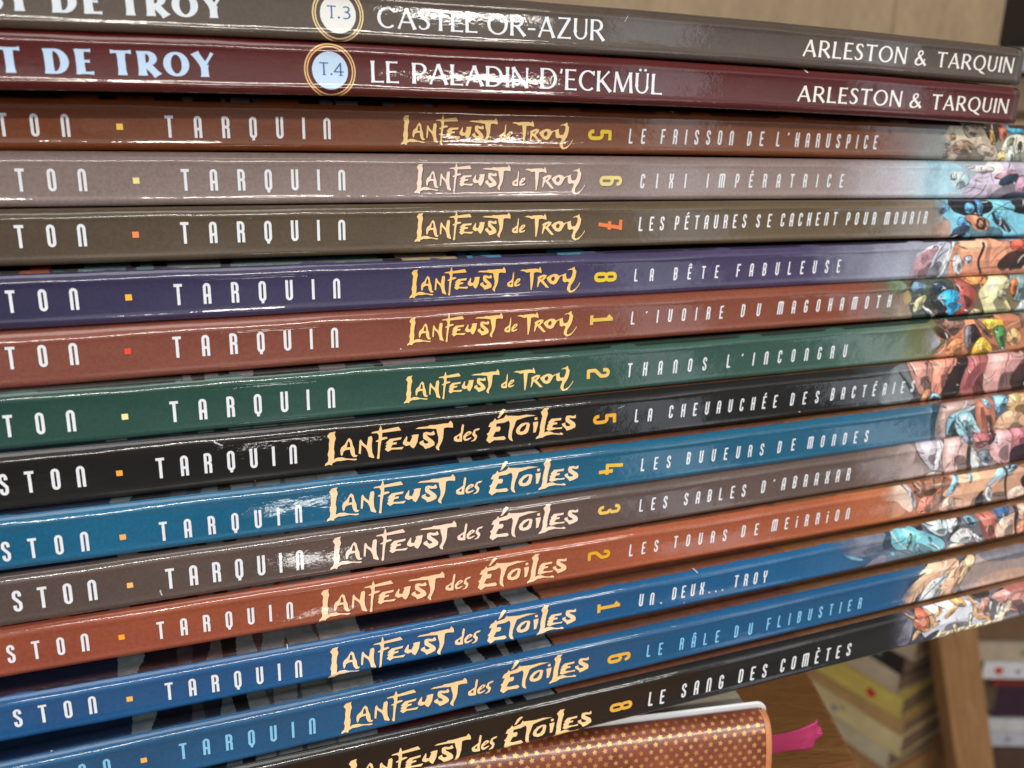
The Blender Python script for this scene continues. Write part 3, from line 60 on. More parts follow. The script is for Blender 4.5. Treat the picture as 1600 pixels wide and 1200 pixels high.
RAMP = [[[-85.92,[90,77,68]]],[[-87.21,[94,31,16]]],[[-90.49,[126,66,34]],[104.46,[138,80,48]],[117.21,[140,130,125]],[123.79,[150,160,160]],[154.02,[170,165,150]]],[[-91.34,[148,130,126]],[87.19,[162,142,137]],[107.56,[200,195,205]],[116.11,[205,228,242]],[152.86,[195,215,230]]],[[-92.4,[92,79,66]],[102.52,[112,94,70]],[113.07,[140,125,108]],[123.98,[160,145,130]],[151.82,[120,190,215]]],[[-93.05,[60,58,92]],[78.1,[80,72,108]],[96.12,[125,125,150]],[110.95,[175,180,200]],[152.74,[190,190,205]]],[[-94.38,[140,82,70]],[94.52,[150,82,60]],[102.9,[130,95,75]],[111.52,[110,100,75]],[153.57,[150,130,100]]],[[-95.42,[45,82,74]],[85.81,[64,100,90]],[104.51,[100,125,110]],[111.01,[115,125,85]],[153.12,[150,110,80]]],[[-96.67,[30,29,29]],[91.95,[30,28,28]],[104.61,[70,75,78]],[153.38,[150,100,90]]],[[-97.6,[28,108,148]],[89.8,[38,106,140]],[108.72,[60,110,140]],[150.31,[120,130,140]]],[[-99.23,[98,84,80]],[90.71,[110,92,86]],[103.27,[150,130,125]],[151.48,[190,160,155]]],[[-100.89,[160,84,64]],[84.26,[184,100,66]],[96.43,[200,115,75]],[150.02,[205,140,105]]],[[-101.38,[4,92,148]],[70.42,[18,102,154]],[82.13,[50,110,160]],[98.44,[70,95,125]],[147.86,[150,140,140]]],[[-102.16,[24,94,140]],[98.39,[20,98,148]],[145.56,[140,125,125]]],[[-103.38,[27,27,26]],[95.76,[30,30,33]],[106.29,[75,75,88]],[144.72,[150,140,145]]]]
GAP = [[],[],[[-116.57,-60.69,[45,35,30]],[-60.69,-59.04,[120,120,125]],[-59.04,-54.03,[25,24,28]],[-54.03,-53.24,[120,120,125]],[-53.24,-52.33,[25,24,28]],[-52.33,-48.91,[140,140,145]],[-48.91,-48.33,[20,20,22]],[-48.33,-45.42,[110,112,120]],[-45.42,-35.87,[24,26,36]],[-35.87,-33.42,[125,125,130]],[-33.42,-32.81,[20,20,24]],[-32.81,-28.45,[130,130,135]],[-28.45,-23.36,[28,30,42]],[-23.36,-13.26,[120,124,135]],[-13.26,191.2,[105,50,32]]],[],[],[[-118.73,-89.68,[20,20,24]],[-89.68,-85.14,[170,75,45]],[-85.14,-80.69,[20,30,36]],[-80.69,-73.06,[95,125,130]],[-73.06,-71.29,[18,20,24]],[-71.29,-68.34,[95,125,130]],[-68.34,-65.99,[18,20,24]],[-65.99,-56.9,[125,130,130]],[-56.9,-55.22,[18,20,24]],[-55.22,-26.34,[110,130,130]],[-26.34,-22.46,[25,25,30]],[-22.46,-10.96,[205,185,145]],[-10.96,-8.62,[25,28,48]],[-8.62,-7.37,[90,165,205]],[-7.37,-5.56,[25,28,48]],[-5.56,-1.17,[90,165,205]],[-1.17,11.87,[28,30,60]],[11.87,21.06,[90,165,205]],[21.06,190.62,[36,34,66]]],[],[[-121.44,-65.42,[30,50,46]],[-65.42,-63.77,[110,110,112]],[-63.77,-61.54,[20,22,24]],[-61.54,-59.29,[120,100,110]],[-59.29,-57.01,[20,22,24]],[-57.01,-52.98,[130,120,125]],[-52.98,-40.41,[26,32,34]],[-40.41,-35.43,[120,105,110]],[-35.43,-27.76,[30,34,40]],[-27.76,-16.86,[130,118,122]],[-16.86,191.1,[30,66,56]]],[[-128.08,-79.32,[18,40,70]],[-79.32,-75.95,[112,124,128]],[-75.95,-68.82,[24,28,40]],[-68.82,-66.31,[60,66,72]],[-66.31,-63.67,[30,34,44]],[-63.67,-60.76,[90,100,105]],[-60.76,-58.17,[18,18,22]],[-58.17,-54.35,[108,112,114]],[-54.35,-53.63,[70,72,74]],[-53.63,-49.25,[112,116,118]],[-49.25,-48.26,[64,66,68]],[-48.26,-42.53,[104,108,108]],[-42.53,-42.15,[80,82,84]],[-42.15,-34.06,[118,122,122]],[-34.06,-12.83,[20,34,56]],[-12.83,-9.98,[125,135,140]],[-9.98,-5.94,[26,22,20]],[-5.94,-4.48,[110,112,110]],[-4.48,-1.24,[22,20,20]],[-1.24,5.36,[135,142,146]],[5.36,6.12,[20,18,18]],[6.12,70.58,[150,95,70]],[70.58,182.97,[165,115,75]]],[[-128.58,-79.82,[18,40,70]],[-79.82,-76.45,[112,124,128]],[-76.45,-69.32,[24,28,40]],[-69.32,-66.81,[60,66,72]],[-66.81,-64.17,[30,34,44]],[-64.17,-61.26,[90,100,105]],[-61.26,-58.67,[18,18,22]],[-58.67,-54.85,[108,112,114]],[-54.85,-54.13,[70,72,74]],[-54.13,-49.75,[112,116,118]],[-49.75,-48.76,[64,66,68]],[-48.76,-43.03,[104,108,108]],[-43.03,-42.65,[80,82,84]],[-42.65,-34.56,[118,122,122]],[-34.56,-13.33,[20,34,56]],[-13.33,-10.48,[125,135,140]],[-10.48,-6.44,[26,22,20]],[-6.44,-4.98,[110,112,110]],[-4.98,-1.74,[22,20,20]],[-1.74,4.86,[135,142,146]],[4.86,5.62,[20,18,18]],[5.62,70.08,[150,95,70]],[70.08,182.47,[165,115,75]]],[[-128.49,-79.73,[18,40,70]],[-79.73,-76.36,[112,124,128]],[-76.36,-69.23,[24,28,40]],[-69.23,-66.72,[60,66,72]],[-66.72,-64.08,[30,34,44]],[-64.08,-61.17,[90,100,105]],[-61.17,-58.58,[18,18,22]],[-58.58,-54.76,[108,112,114]],[-54.76,-54.04,[70,72,74]],[-54.04,-49.66,[112,116,118]],[-49.66,-48.67,[64,66,68]],[-48.67,-42.94,[104,108,108]],[-42.94,-42.56,[80,82,84]],[-42.56,-34.47,[118,122,122]],[-34.47,-13.24,[20,34,56]],[-13.24,-10.39,[125,135,140]],[-10.39,-6.35,[26,22,20]],[-6.35,-4.89,[110,112,110]],[-4.89,-1.65,[22,20,20]],[-1.65,4.95,[135,142,146]],[4.95,5.71,[20,18,18]],[5.71,70.17,[150,95,70]],[70.17,182.56,[165,115,75]]],[[-131.16,-82.4,[26,32,56]],[-82.4,-79.03,[112,124,128]],[-79.03,-71.9,[31,22,32]],[-71.9,-69.39,[64,52,57]],[-69.39,-66.75,[37,27,35]],[-66.75,-63.84,[91,80,84]],[-63.84,-61.25,[26,14,17]],[-61.25,-57.43,[108,112,114]],[-57.43,-56.71,[73,57,59]],[-56.71,-52.33,[112,116,118]],[-52.33,-51.34,[67,52,54]],[-51.34,-45.61,[104,108,108]],[-45.61,-45.23,[82,65,67]],[-45.23,-37.14,[118,122,122]],[-37.14,-15.91,[28,27,44]],[-15.91,-13.06,[125,135,140]],[-13.06,-9.02,[33,17,16]],[-9.02,-7.56,[110,112,110]],[-7.56,-4.32,[29,16,16]],[-4.32,2.28,[135,142,146]],[2.28,3.04,[28,14,14]],[3.04,67.5,[150,95,70]],[67.5,179.89,[165,115,75]]],[[-130.57,-81.81,[26,32,56]],[-81.81,-78.44,[112,124,128]],[-78.44,-71.31,[31,22,32]],[-71.31,-68.8,[64,52,57]],[-68.8,-66.16,[37,27,35]],[-66.16,-63.25,[91,80,84]],[-63.25,-60.66,[26,14,17]],[-60.66,-56.84,[108,112,114]],[-56.84,-56.12,[73,57,59]],[-56.12,-51.74,[112,116,118]],[-51.74,-50.75,[67,52,54]],[-50.75,-45.02,[104,108,108]],[-45.02,-44.64,[82,65,67]],[-44.64,-36.55,[118,122,122]],[-36.55,-15.32,[28,27,44]],[-15.32,-12.47,[125,135,140]],[-12.47,-8.43,[33,17,16]],[-8.43,-6.97,[110,112,110]],[-6.97,-3.73,[29,16,16]],[-3.73,2.87,[135,142,146]],[2.87,3.63,[28,14,14]],[3.63,68.09,[150,95,70]],[68.09,180.48,[165,115,75]]],[[-129.04,-80.28,[18,40,70]],[-80.28,-76.91,[112,124,128]],[-76.91,-69.78,[24,28,40]],[-69.78,-67.27,[60,66,72]],[-67.27,-64.63,[30,34,44]],[-64.63,-61.72,[90,100,105]],[-61.72,-59.13,[18,18,22]],[-59.13,-55.31,[108,112,114]],[-55.31,-54.59,[70,72,74]],[-54.59,-50.21,[112,116,118]],[-50.21,-49.22,[64,66,68]],[-49.22,-43.49,[104,108,108]],[-43.49,-43.11,[80,82,84]],[-43.11,-35.02,[118,122,122]],[-35.02,-13.79,[20,34,56]],[-13.79,-10.94,[125,135,140]],[-10.94,-6.9,[26,22,20]],[-6.9,-5.44,[110,112,110]],[-5.44,-2.2,[22,20,20]],[-2.2,4.4,[135,142,146]],[4.4,5.16,[20,18,18]],[5.16,69.62,[150,95,70]],[69.62,182.01,[165,115,75]]],[[-128.87,-80.11,[18,40,70]],[-80.11,-76.74,[112,124,128]],[-76.74,-69.61,[24,28,40]],[-69.61,-67.1,[60,66,72]],[-67.1,-64.46,[30,34,44]],[-64.46,-61.55,[90,100,105]],[-61.55,-58.96,[18,18,22]],[-58.96,-55.14,[108,112,114]],[-55.14,-54.42,[70,72,74]],[-54.42,-50.04,[112,116,118]],[-50.04,-49.05,[64,66,68]],[-49.05,-43.32,[104,108,108]],[-43.32,-42.94,[80,82,84]],[-42.94,-34.85,[118,122,122]],[-34.85,-13.62,[70,25,22]],[-13.62,-10.77,[125,135,140]],[-10.77,-6.73,[26,22,20]],[-6.73,-5.27,[110,112,110]],[-5.27,-2.03,[22,20,20]],[-2.03,4.57,[135,142,146]],[4.57,5.33,[20,18,18]],[5.33,69.79,[150,95,70]],[69.79,182.18,[165,115,75]]]]
BOOKS = [[-3.1523,0.022825,16.0001,0.000731,-0.011372,9.2253],[-2.3019,0.013842,6.5561,-0.002338,-0.010435,9.1204],[-12.1447,6.8e-05,-3.6385,-0.003557,-0.004913,9.7457],[-9.0721,0.000811,-13.578,-0.005299,-0.002078,9.5734],[-6.706,-0.002845,-23.5049,-0.005459,-0.002521,9.8196],[-3.188,0.010909,-34.0508,-0.006506,-0.000213,9.863],[-2.0956,0.008238,-44.1772,-0.005146,-0.001983,10.1464],[0.4208,0.007927,-55.0486,-0.007789,0.000627,10.5687],[2.2138,0.006247,-66.265,-0.008838,0.002461,11.0526],[5.9036,0.000381,-76.0499,-0.008858,0.002677,10.21],[6.2382,-0.004883,-86.4094,-0.002986,0.001541,10.1521],[7.2503,-0.019751,-97.0934,-9.6e-05,0.003974,10.1164],[12.113,-0.012406,-106.8718,0.001658,0.006594,8.9236],[16.5053,-0.010408,-117.8813,0.004507,0.00336,10.2805],[18.5865,-0.015838,-128.9961,0.00202,0.008585,10.4834]]
YAW, DIST = 0.365359, 170.0
# ------------------------------------------------------------------ helpers
def lin(c): return tuple(((v/255)/12.92 if v/255 <= .04045 else ((v/255+.055)/1.055)**2.4) for v in c)
def mute(c):
    g = .3*c[0]+.59*c[1]+.11*c[2]; return tuple(min(255, (v*.97+g*.03)*1.0) for v in c)
def alb(c, k=1.0, off=.010): return tuple(max(v*k-off, .004) for v in lin(c))+(1,)
def obj(name, me, m, parent=None):
    o = bpy.data.objects.new(name, me); C.objects.link(o)
    if m: me.materials.append(m)
    if parent: o.parent = parent
    return o
def mesh(name, vs, fs, smooth=False, mm=True):
    me = bpy.data.meshes.new(name); k = .001 if mm else 1
    me.from_pydata([(a*k, b*k, c*k) for a, b, c in vs], [], fs); me.update()
    if smooth: me.polygons.foreach_set('use_smooth', [True]*len(me.polygons))
    return me
def tag(o, label=None, cat=None, group=None, kind=None):
    for k, v in (('label', label), ('category', cat), ('group', group), ('kind', kind)):
        if v: o[k] = v
def empty(name, loc, rz=0):
    o = bpy.data.objects.new(name, None); C.objects.link(o); o.location = loc; o.rotation_euler = (0, 0, rz); o.empty_display_size = .01; return o
class Mat:
    def __init__(s, name):
        s.m = bpy.data.materials.new(name); s.m.use_nodes = True; s.t = s.m.node_tree; s.b = s.t.nodes['Principled BSDF']; s.c = s.n('ShaderNodeTexCoord')
    def n(s, t, **k):
        n = s.t.nodes.new(t)
        for a, b in k.items(): setattr(n, a, b)
        return n
    def l(s, a, b): s.t.links.new(a, b)
    def noise(s, scale, detail=2, rough=.5, vec=None, dist=0):
        n = s.n('ShaderNodeTexNoise'); n.inputs['Scale'].default_value = scale; n.inputs['Detail'].default_value = detail
        n.inputs['Roughness'].default_value = rough; n.inputs['Distortion'].default_value = dist; s.l(vec or s.c.outputs['Object'], n.inputs['Vector']); return n
    def stretch(s, sc, src=None):
        n = s.n('ShaderNodeMapping'); n.inputs['Scale'].default_value = sc; s.l(src or s.c.outputs['Object'], n.inputs['Vector']); return n.outputs[0]
    def ramp(s, fac, els):
        n = s.n('ShaderNodeValToRGB'); e = n.color_ramp.elements
        if len(els) == 1: els = [els[0], (1, els[0][1])]
        while len(e) < len(els): e.new(.5)
        for q, (p, c) in zip(e, els): q.position = p; q.color = c
        s.l(fac, n.inputs[0]); return n.outputs[0]
    def mul(s, a, b, f=1, mode='MULTIPLY'):
        n = s.n('ShaderNodeMixRGB', blend_type=mode); n.inputs[0].default_value = f
        for i, v in ((1, a), (2, b)):
            if hasattr(v, 'links'): s.l(v, n.inputs[i])
            else: n.inputs[i].default_value = v
        return n.outputs[0]
    def math(s, op, a, b=0):
        n = s.n('ShaderNodeMath', operation=op)
        for i, v in ((0, a), (1, b)):
            if hasattr(v, 'links'): s.l(v, n.inputs[i])
            else: n.inputs[i].default_value = v
        return n.outputs[0]
def gloss(M, seed):
    """laminated cover board: clear film with orange-peel and handling waves; same field for board and print"""
    b = M.b
    v = M.n('ShaderNodeMapping'); v.inputs['Location'].default_value = (seed*.37, seed*.11, seed*.23); M.l(M.c.outputs['Object'], v.inputs['Vector']); v = v.outputs[0]
    fine = M.noise(1900, 3, .65, v); mid = M.noise(260, 3, .55, M.stretch((.6, 1, 1), v)); big = M.noise(45, 2, .5, M.stretch((.45, 1, 1.3), v))
    h = M.math('ADD', M.math('MULTIPLY', fine.outputs[0], .06), M.math('ADD', M.math('MULTIPLY', mid.outputs[0], .50), M.math('MULTIPLY', big.outputs[0], 2.2)))
    bp = M.n('ShaderNodeBump'); bp.inputs['Strength'].default_value = 1; bp.inputs['Distance'].default_value = .00016; M.l(h, bp.inputs['Height'])
    M.l(bp.outputs[0], b.inputs['Normal']); M.l(bp.outputs[0], b.inputs['Coat Normal'])
    b.inputs['Roughness'].default_value = .45; b.inputs['Specular IOR Level'].default_value = .25
    b.inputs['Coat Weight'].default_value = 1; b.inputs['Coat IOR'].default_value = 1.5
    rg = M.ramp(M.noise(60, 4, .6, v).outputs[0], [(.35, (.02,)*3+(1,)), (.7, (.06,)*3+(1,))]); M.l(rg, b.inputs['Coat Roughness'])
    return v
def spine_mat(i):
    M = Mat('laminated_spine'); v = gloss(M, i+1)
    sp = M.n('ShaderNodeSeparateXYZ'); M.l(M.c.outputs['Object'], sp.inputs[0])
    wob = M.noise(120, 4, .65, v)
    xx = M.math('ADD', M.math('MULTIPLY', sp.outputs['X'], 1000), M.math('MULTIPLY', M.math('SUBTRACT', wob.outputs[0], .5), 16))
    mr = M.n('ShaderNodeMapRange'); M.l(xx, mr.inputs['Value']); mr.inputs['From Min'].default_value = -165; mr.inputs['From Max'].default_value = 165
    els = [((u+165)/330, alb(mute(c), .80, .010)) for u, c in RAMP[i]]
    col = M.ramp(mr.outputs[0], els)
    grain = M.ramp(M.noise(1500, 3, .7, v).outputs[0], [(.3, (.84,)*3+(1,)), (.7, (1.14,)*3+(1,))])
    blot = M.ramp(M.noise(45, 3, .6, v).outputs[0], [(.3, (.90,)*3+(1,)), (.7, (1.08,)*3+(1,))])
    col = M.mul(M.mul(col, grain), blot)
    # rubbed specks of pale board on the edges
    sc = M.noise(420, 5, .75, v); wear = M.ramp(sc.outputs[0], [(.735, (0, 0, 0, 1)), (.76, (1, 1, 1, 1))])
    mx = M.n('ShaderNodeMixRGB'); M.l(wear, mx.inputs[0]); M.l(col, mx.inputs[1]); mx.inputs[2].default_value = (.42, .40, .37, 1)
    M.l(mx.outputs[0], M.b.inputs['Base Color']); return M.m
def print_mat(i, c=None, name='printed_ink', var=.1, fade=None):
    M = Mat(name); v = gloss(M, i+1)
    if c is None:
        a = M.n('ShaderNodeAttribute'); a.attribute_name = 'ink'; col = a.outputs['Color']
    else: col = alb(c, 1, 0)
    g = M.ramp(M.noise(260, 5, .65, v, 1.5).outputs[0], [(.25, (1-var*1.6,)*3+(1,)), (.75, (1+var,)*3+(1,))])
    out = M.mul(col, g)
    if fade is not None:      # the picture is airbrushed into the plain spine
        sp_ = M.n('ShaderNodeSeparateXYZ'); M.l(M.c.outputs['Object'], sp_.inputs[0])
        xx = M.math('ADD', sp_.outputs['X'], M.math('MULTIPLY', M.math('SUBTRACT', M.noise(150, 4, .6, v).outputs[0], .5), .014))
        mr = M.n('ShaderNodeMapRange', interpolation_type='SMOOTHSTEP'); M.l(xx, mr.inputs['Value']); mr.inputs['From Min'].default_value = fade*.001+.001; mr.inputs['From Max'].default_value = fade*.001+.009
        M.l(mr.outputs[0], M.b.inputs['Alpha'])
    M.l(out, M.b.inputs['Base Color']); return M.m
def simple(name, c, rough=.5, var=.12, scale=60, stretch=(1, 1, 1), bump=0, spec=.4, c2=None):
    M = Mat(name); nz = M.noise(scale, 5, .6, M.stretch(stretch))
    a = alb(c, 1, 0)
    hi = alb(c2, 1, 0) if c2 else tuple(min(1, q*(1+var)) for q in a[:3])+(1,); lo = tuple(q*(1-var*1.5) for q in a[:3])+(1,)
    M.l(M.ramp(nz.outputs[0], [(.3, lo), (.7, hi)]), M.b.inputs['Base Color'])
    M.b.inputs['Roughness'].default_value = rough; M.b.inputs['Specular IOR Level'].default_value = spec
    if bump:
        bp = M.n('ShaderNodeBump'); bp.inputs['Distance'].default_value = bump; M.l(nz.outputs[0], bp.inputs['Height']); M.l(bp.outputs[0], M.b.inputs['Normal'])
    return M.m
# ------------------------------------------------------------------ lettering: strokes -> polygons
def arc(cx, cy, rx, ry, a0, a1, n=8): return [(cx+rx*math.cos(math.radians(a0+(a1-a0)*k/n)), cy+ry*math.sin(math.radians(a0+(a1-a0)*k/n))) for k in range(n+1)]
def stroke(pts, w, flare=0, closed=False):
    """constant- or variable-width stroke as a list of convex pieces"""
    out = []
    if not isinstance(w, (list, tuple)): pts = [p for k, p in enumerate(pts) if k == 0 or math.hypot(p[0]-pts[k-1][0], p[1]-pts[k-1][1]) > 1e-5]
    if closed and not isinstance(w, (list, tuple)) and math.hypot(pts[0][0]-pts[-1][0], pts[0][1]-pts[-1][1]) < 1e-5: pts = pts[:-1]
    n = len(pts); ws = w if isinstance(w, (list, tuple)) else [w]*n
    ws = list(ws)
    idx = list(range(n-1))+([n-1] if closed else [])
    seg = []
    for k in idx:
        (x0, y0), (x1, y1) = pts[k], pts[(k+1) % n]; d = math.hypot(x1-x0, y1-y0) or 1e-6
        nx, ny = -(y1-y0)/d, (x1-x0)/d; a, b = ws[k]/2, ws[(k+1) % n]/2
        if flare and not closed and len(idx) == 1:
            m = .28; f = 1+flare
            px = [(0, a*f), (m*.5, a*(1+flare*.25)), (m, a), (1-m, b), (1-m*.5, b*(1+flare*.25)), (1, b*f)]
            out.append([(x0+(x1-x0)*t+nx*q, y0+(y1-y0)*t+ny*q) for t, q in px]+[(x0+(x1-x0)*t-nx*q, y0+(y1-y0)*t-ny*q) for t, q in px[::-1]])
        else:
            out.append([(x0+nx*a, y0+ny*a), (x1+nx*b, y1+ny*b), (x1-nx*b, y1-ny*b), (x0-nx*a, y0-ny*a)])
    for k in range(n):
        if closed or 0 < k < n-1: out.append([(pts[k][0]+ws[k]/2*math.cos(t*math.pi/5), pts[k][1]+ws[k]/2*math.sin(t*math.pi/5)) for t in range(10)])
    return out
def narrow(ch, wt=.115):
    """tall thin rounded display capitals"""
    W = .35; l, r, b, t = wt/2, W-wt/2, wt/2, 1-wt/2; m = W/2; rx = (r-l)/2; ry = .13
    top = arc(m, t-ry, rx, ry, 180, 0); bot = arc(m, b+ry, rx, ry, 0, -180)
    S = lambda *ps: [stroke(list(p), wt) for p in ps]
    base = {'É': 'E', 'È': 'E', 'Ê': 'E', 'Â': 'A'}.get(ch, ch); cx = m; wd = W
    if base == 'T': q = S([(-.01, t), (W+.01, t)], [(m, t), (m, 0)])
    elif base == 'O': q = [stroke(top+bot, wt, closed=True)]
    elif base == 'Q': q = [stroke(top+bot, wt, closed=True)]+S([(m, b), (m, -.09)])
    elif base == 'N': q = S([(l, 0)]+top+[(r, 0)])
    elif base == 'A': q = S([(l, 0)]+top+[(r, 0)], [(l, .40), (r, .40)])
    elif base in 'UV':
        q = S([(l, 1), (l, b+ry)]+bot[::-1][1:]+[(r, 1)])
    elif base == 'I': q = S([(wt/2, 0), (wt/2, 1)]); wd = wt
    elif base == 'i': q = S([(wt/2, 0), (wt/2, .70)], [(wt/2, .82), (wt/2, .97)]); wd = wt
    elif base == 'R': q = S([(l, 0), (l, t), (m, t)]+arc(m, t-.15, r-m, .15, 90, 0)+[(r, .6), (r-.05, .51), (r, .42), (r, 0)], [(l, .51), (r-.04, .51)])
    elif base == 'P': q = S([(l, 0), (l, t), (m, t)]+arc(m, t-.15, r-m, .15, 90, 0)+[(r, .56)]+arc(m, .56, r-m, .14, 0, -90)+[(l, .42)])
    elif base == 'B': q = S([(l, .5), (l, t), (m, t)]+arc(m, t-.14, r-m, .14, 90, 0)+[(r, .62), (r-.05, .51), (r, .40), (r, b+.14)]+arc(m, b+.14, r-m, .14, 0, -90)+[(l, b), (l, .5)], [(l, .51), (r-.04, .51)])
    elif base == 'D': q = [stroke([(l, b), (l, t), (m, t)]+arc(m, t-.16, r-m, .16, 90, 0)+arc(m, b+.16, r-m, .16, 0, -90), wt, closed=True)]
    elif base == 'L': q = S([(l, 1), (l, b), (W-.02, b)])
    elif base == 'E': q = S([(W-.01, t), (l, t), (l, b), (W-.01, b)], [(l, .51), (W-.06, .51)])
    elif base == 'F': q = S([(W-.01, t), (l, t), (l, 0)], [(l, .51), (W-.06, .51)])
    elif base == 'H': q = S([(l, 0), (l, 1)], [(r, 0), (r, 1)], [(l, .51), (r, .51)])
    elif base == 'C': q = S([(r, .68), (r, t-ry)]+top[::-1][1:]+[(l, b+ry)]+bot[::-1][1:]+[(r, .32)])
    elif base == 'G': q = S([(r, .70), (r, t-ry)]+top[::-1][1:]+[(l, b+ry)]+bot[::-1][1:]+[(r, .46), (m-.01, .46)])
    elif base == 'S': q = S([(r, .70), (r, t-ry)]+top[::-1][1:]+[(l, .66), (r, .38), (r, b+ry)]+bot[1:]+[(l, .30)])
    elif base == 'M': W2 = .53; q = S([(wt/2, 0), (wt/2, t-.03), (wt/2+.04, t), (W2-wt/2-.04, t), (W2-wt/2, t-.03), (W2-wt/2, 0)], [(W2/2, t), (W2/2, 0)]); wd = W2; cx = W2/2
    elif base == 'X': q = S([(l, 1), (l, .64), (r, .38), (r, 0)], [(r, 1), (r, .64), (l, .38), (l, 0)])
    elif base == 'Y': q = S([(l, 1), (l, .58), (m, .44), (m, 0)], [(r, 1), (r, .58), (m, .44)])
    elif base == '.': q = S([(wt/2, 0), (wt/2, .12)]); wd = wt
    elif base == "'": q = S([(.03, .80), (.10, .96)]); wd = .13
    else: q = []
    if ch in 'ÉÈ': s = 1 if ch == 'É' else -1; q += S([(cx-.06*s, 1.08), (cx+.08*s, 1.24)])
    if ch in 'ÊÂ': q += S([(cx-.13, 1.07), (cx, 1.19), (cx+.13, 1.07)])
    return [p for a in q for p in a], wd
def roman(ch, k=.145, n=.085, fl=.35):
    """flared inscriptional capitals"""
    s = lambda x0, y0, x1, y1, w=k, f=fl: stroke([(x0, y0), (x1, y1)], w, f)
    def oval(cx, cy, rx, ry, a0, a1, seg=26, closed=False):
        p = arc(cx, cy, rx, ry, a0, a1, seg); 
        if closed: p = p[:-1]
        ws = [n+(k-n)*abs(math.cos(math.radians(a0+(a1-a0)*q/seg)))**1.3 for q in range(len(p))]
        return stroke(p, ws, closed=closed)
    h = k/2; q = []; wd = .5
    tt = 1-n/2; bb = n/2
    if ch in 'ÜU': q = s(h+.03, 1, h+.03, .34)+[*stroke(arc(.34, .34, .34-h-.03, .34-n/2, 180, 360, 18), [k-(k-n)*math.sin(math.pi*j/18)**.8 for j in range(19)])]+s(.68-h-.03, .3, .68-h-.03, 1, n*1.15); wd = .68
    if ch == 'Ü': q += [[(x+.065*math.cos(t*.6283), 1.15+.065*math.sin(t*.6283)) for t in range(10)] for x in (.22, .46)]
    elif ch == 'C': q = oval(.40, .5, .40-h, .5-n/2, 48, 312); wd = .70; q += s(.655, .97, .665, .76, n, .2)
    elif ch == 'O': q = oval(.43, .5, .43-h, .5-n/2, 0, 360, 30, True); wd = .86
    elif ch == 'Q': q = oval(.43, .5, .43-h, .5-n/2, 0, 360, 30, True)+stroke([(.42, .06), (.62, -.10), (.86, -.20)], [n, k, n*.7]); wd = .86
    elif ch == 'A': q = s(.05, 0, .37, .985, n*1.1)+s(.36, .985, .70, 0)+s(.16, .33, .58, .33, n, 0); wd = .75
    elif ch == 'S': q = stroke([(.42, .80), (.40, .90), (.32, .955), (.23, .96), (.13, .92), (.08, .82), (.10, .70), (.18, .60), (.30, .50), (.39, .40), (.42, .27), (.38, .14), (.29, .06), (.18, .04), (.08, .09), (.04, .20)], [n*.8, n, n, n, k*.9, k, k, k, k*1.05, k, k, k*.9, n, n, n, n*.8]); wd = .49
    elif ch == 'T': q = s(.0, tt, .66, tt, n, .7)+s(.33, tt, .33, 0); wd = .66
    elif ch == 'E': q = s(h+.02, 0, h+.02, 1)+s(.05, tt, .48, tt, n, .4)+s(.08, .52, .43, .52, n, .3)+s(.05, bb, .52, bb, n, .5); wd = .52
    elif ch == 'L': q = s(h+.02, 0, h+.02, 1)+s(.05, bb, .52, bb, n, .5); wd = .52
    elif ch == 'I': q = s(h+.02, 0, h+.02, 1); wd = k+.04
    elif ch == 'D': q = s(h+.02, 0, h+.02, 1)+stroke([(.06, tt), (.3, tt)], n)+stroke([(.06, bb), (.3, bb)], n)+oval(.30, .5, .42-h, .5-n/2, 90, -90, 20); wd = .74
    elif ch in 'PR':
        q = s(h+.02, 0, h+.02, 1)+stroke([(.06, tt), (.28, tt)], n)+stroke([(.06, .47), (.28, .47)], n)+oval(.28, (tt+.47)/2, .24, (tt-.47)/2, 90, -90, 16); wd = .58
        if ch == 'R': q += s(.30, .47, .64, .0, k*1.02, .25); wd = .66
    elif ch == 'Z': q = s(.05, tt, .58, tt, n, .4)+s(.55, tt, .07, bb, k, 0)+s(.02, bb, .62, bb, n, .5); wd = .63
    elif ch == 'N': q = s(h, 0, h, 1, n*1.15)+s(h-.01, 1, .66, .02)+s(.66, 0, .66, 1, n*1.15); wd = .73
    elif ch == 'M': q = s(.07, 0, .13, 1, n*1.1)+s(.13, 1, .45, .04, k, 0)+s(.45, .04, .77, 1, n, 0)+s(.78, 1, .84, 0); wd = .91
    elif ch == 'K': q = s(h+.02, 0, h+.02, 1)+s(.14, .46, .56, 1, n)+s(.22, .56, .64, 0); wd = .66
    elif ch == 'F': q = s(h+.02, 0, h+.02, 1)+s(.05, tt, .50, tt, n, .4)+s(.08, .50, .43, .50, n, .3); wd = .50
    elif ch == 'Y': q = s(.03, 1, .33, .47)+s(.62, 1, .34, .47, n)+s(.33, .5, .33, 0); wd = .64
    elif ch == '-': q = s(.02, .36, .34, .36, n*1.2, .1); wd = .36
    elif ch == "'": q = s(.09, 1.0, .05, .78, n*1.1, .2); wd = .14
    elif ch == '&': q = stroke([(.70, .04), (.22, .66), (.20, .80), (.27, .93), (.36, .95), (.45, .88), (.45, .76), (.34, .62), (.14, .42), (.07, .26), (.11, .10), (.24, .04), (.40, .10), (.56, .26), (.62, .46)], [k*1.1, k, n*1.2, n, n, n, n, n, k*.9, k, k*.9, n, n, n, n*.9]); wd = .72
    return q, wd
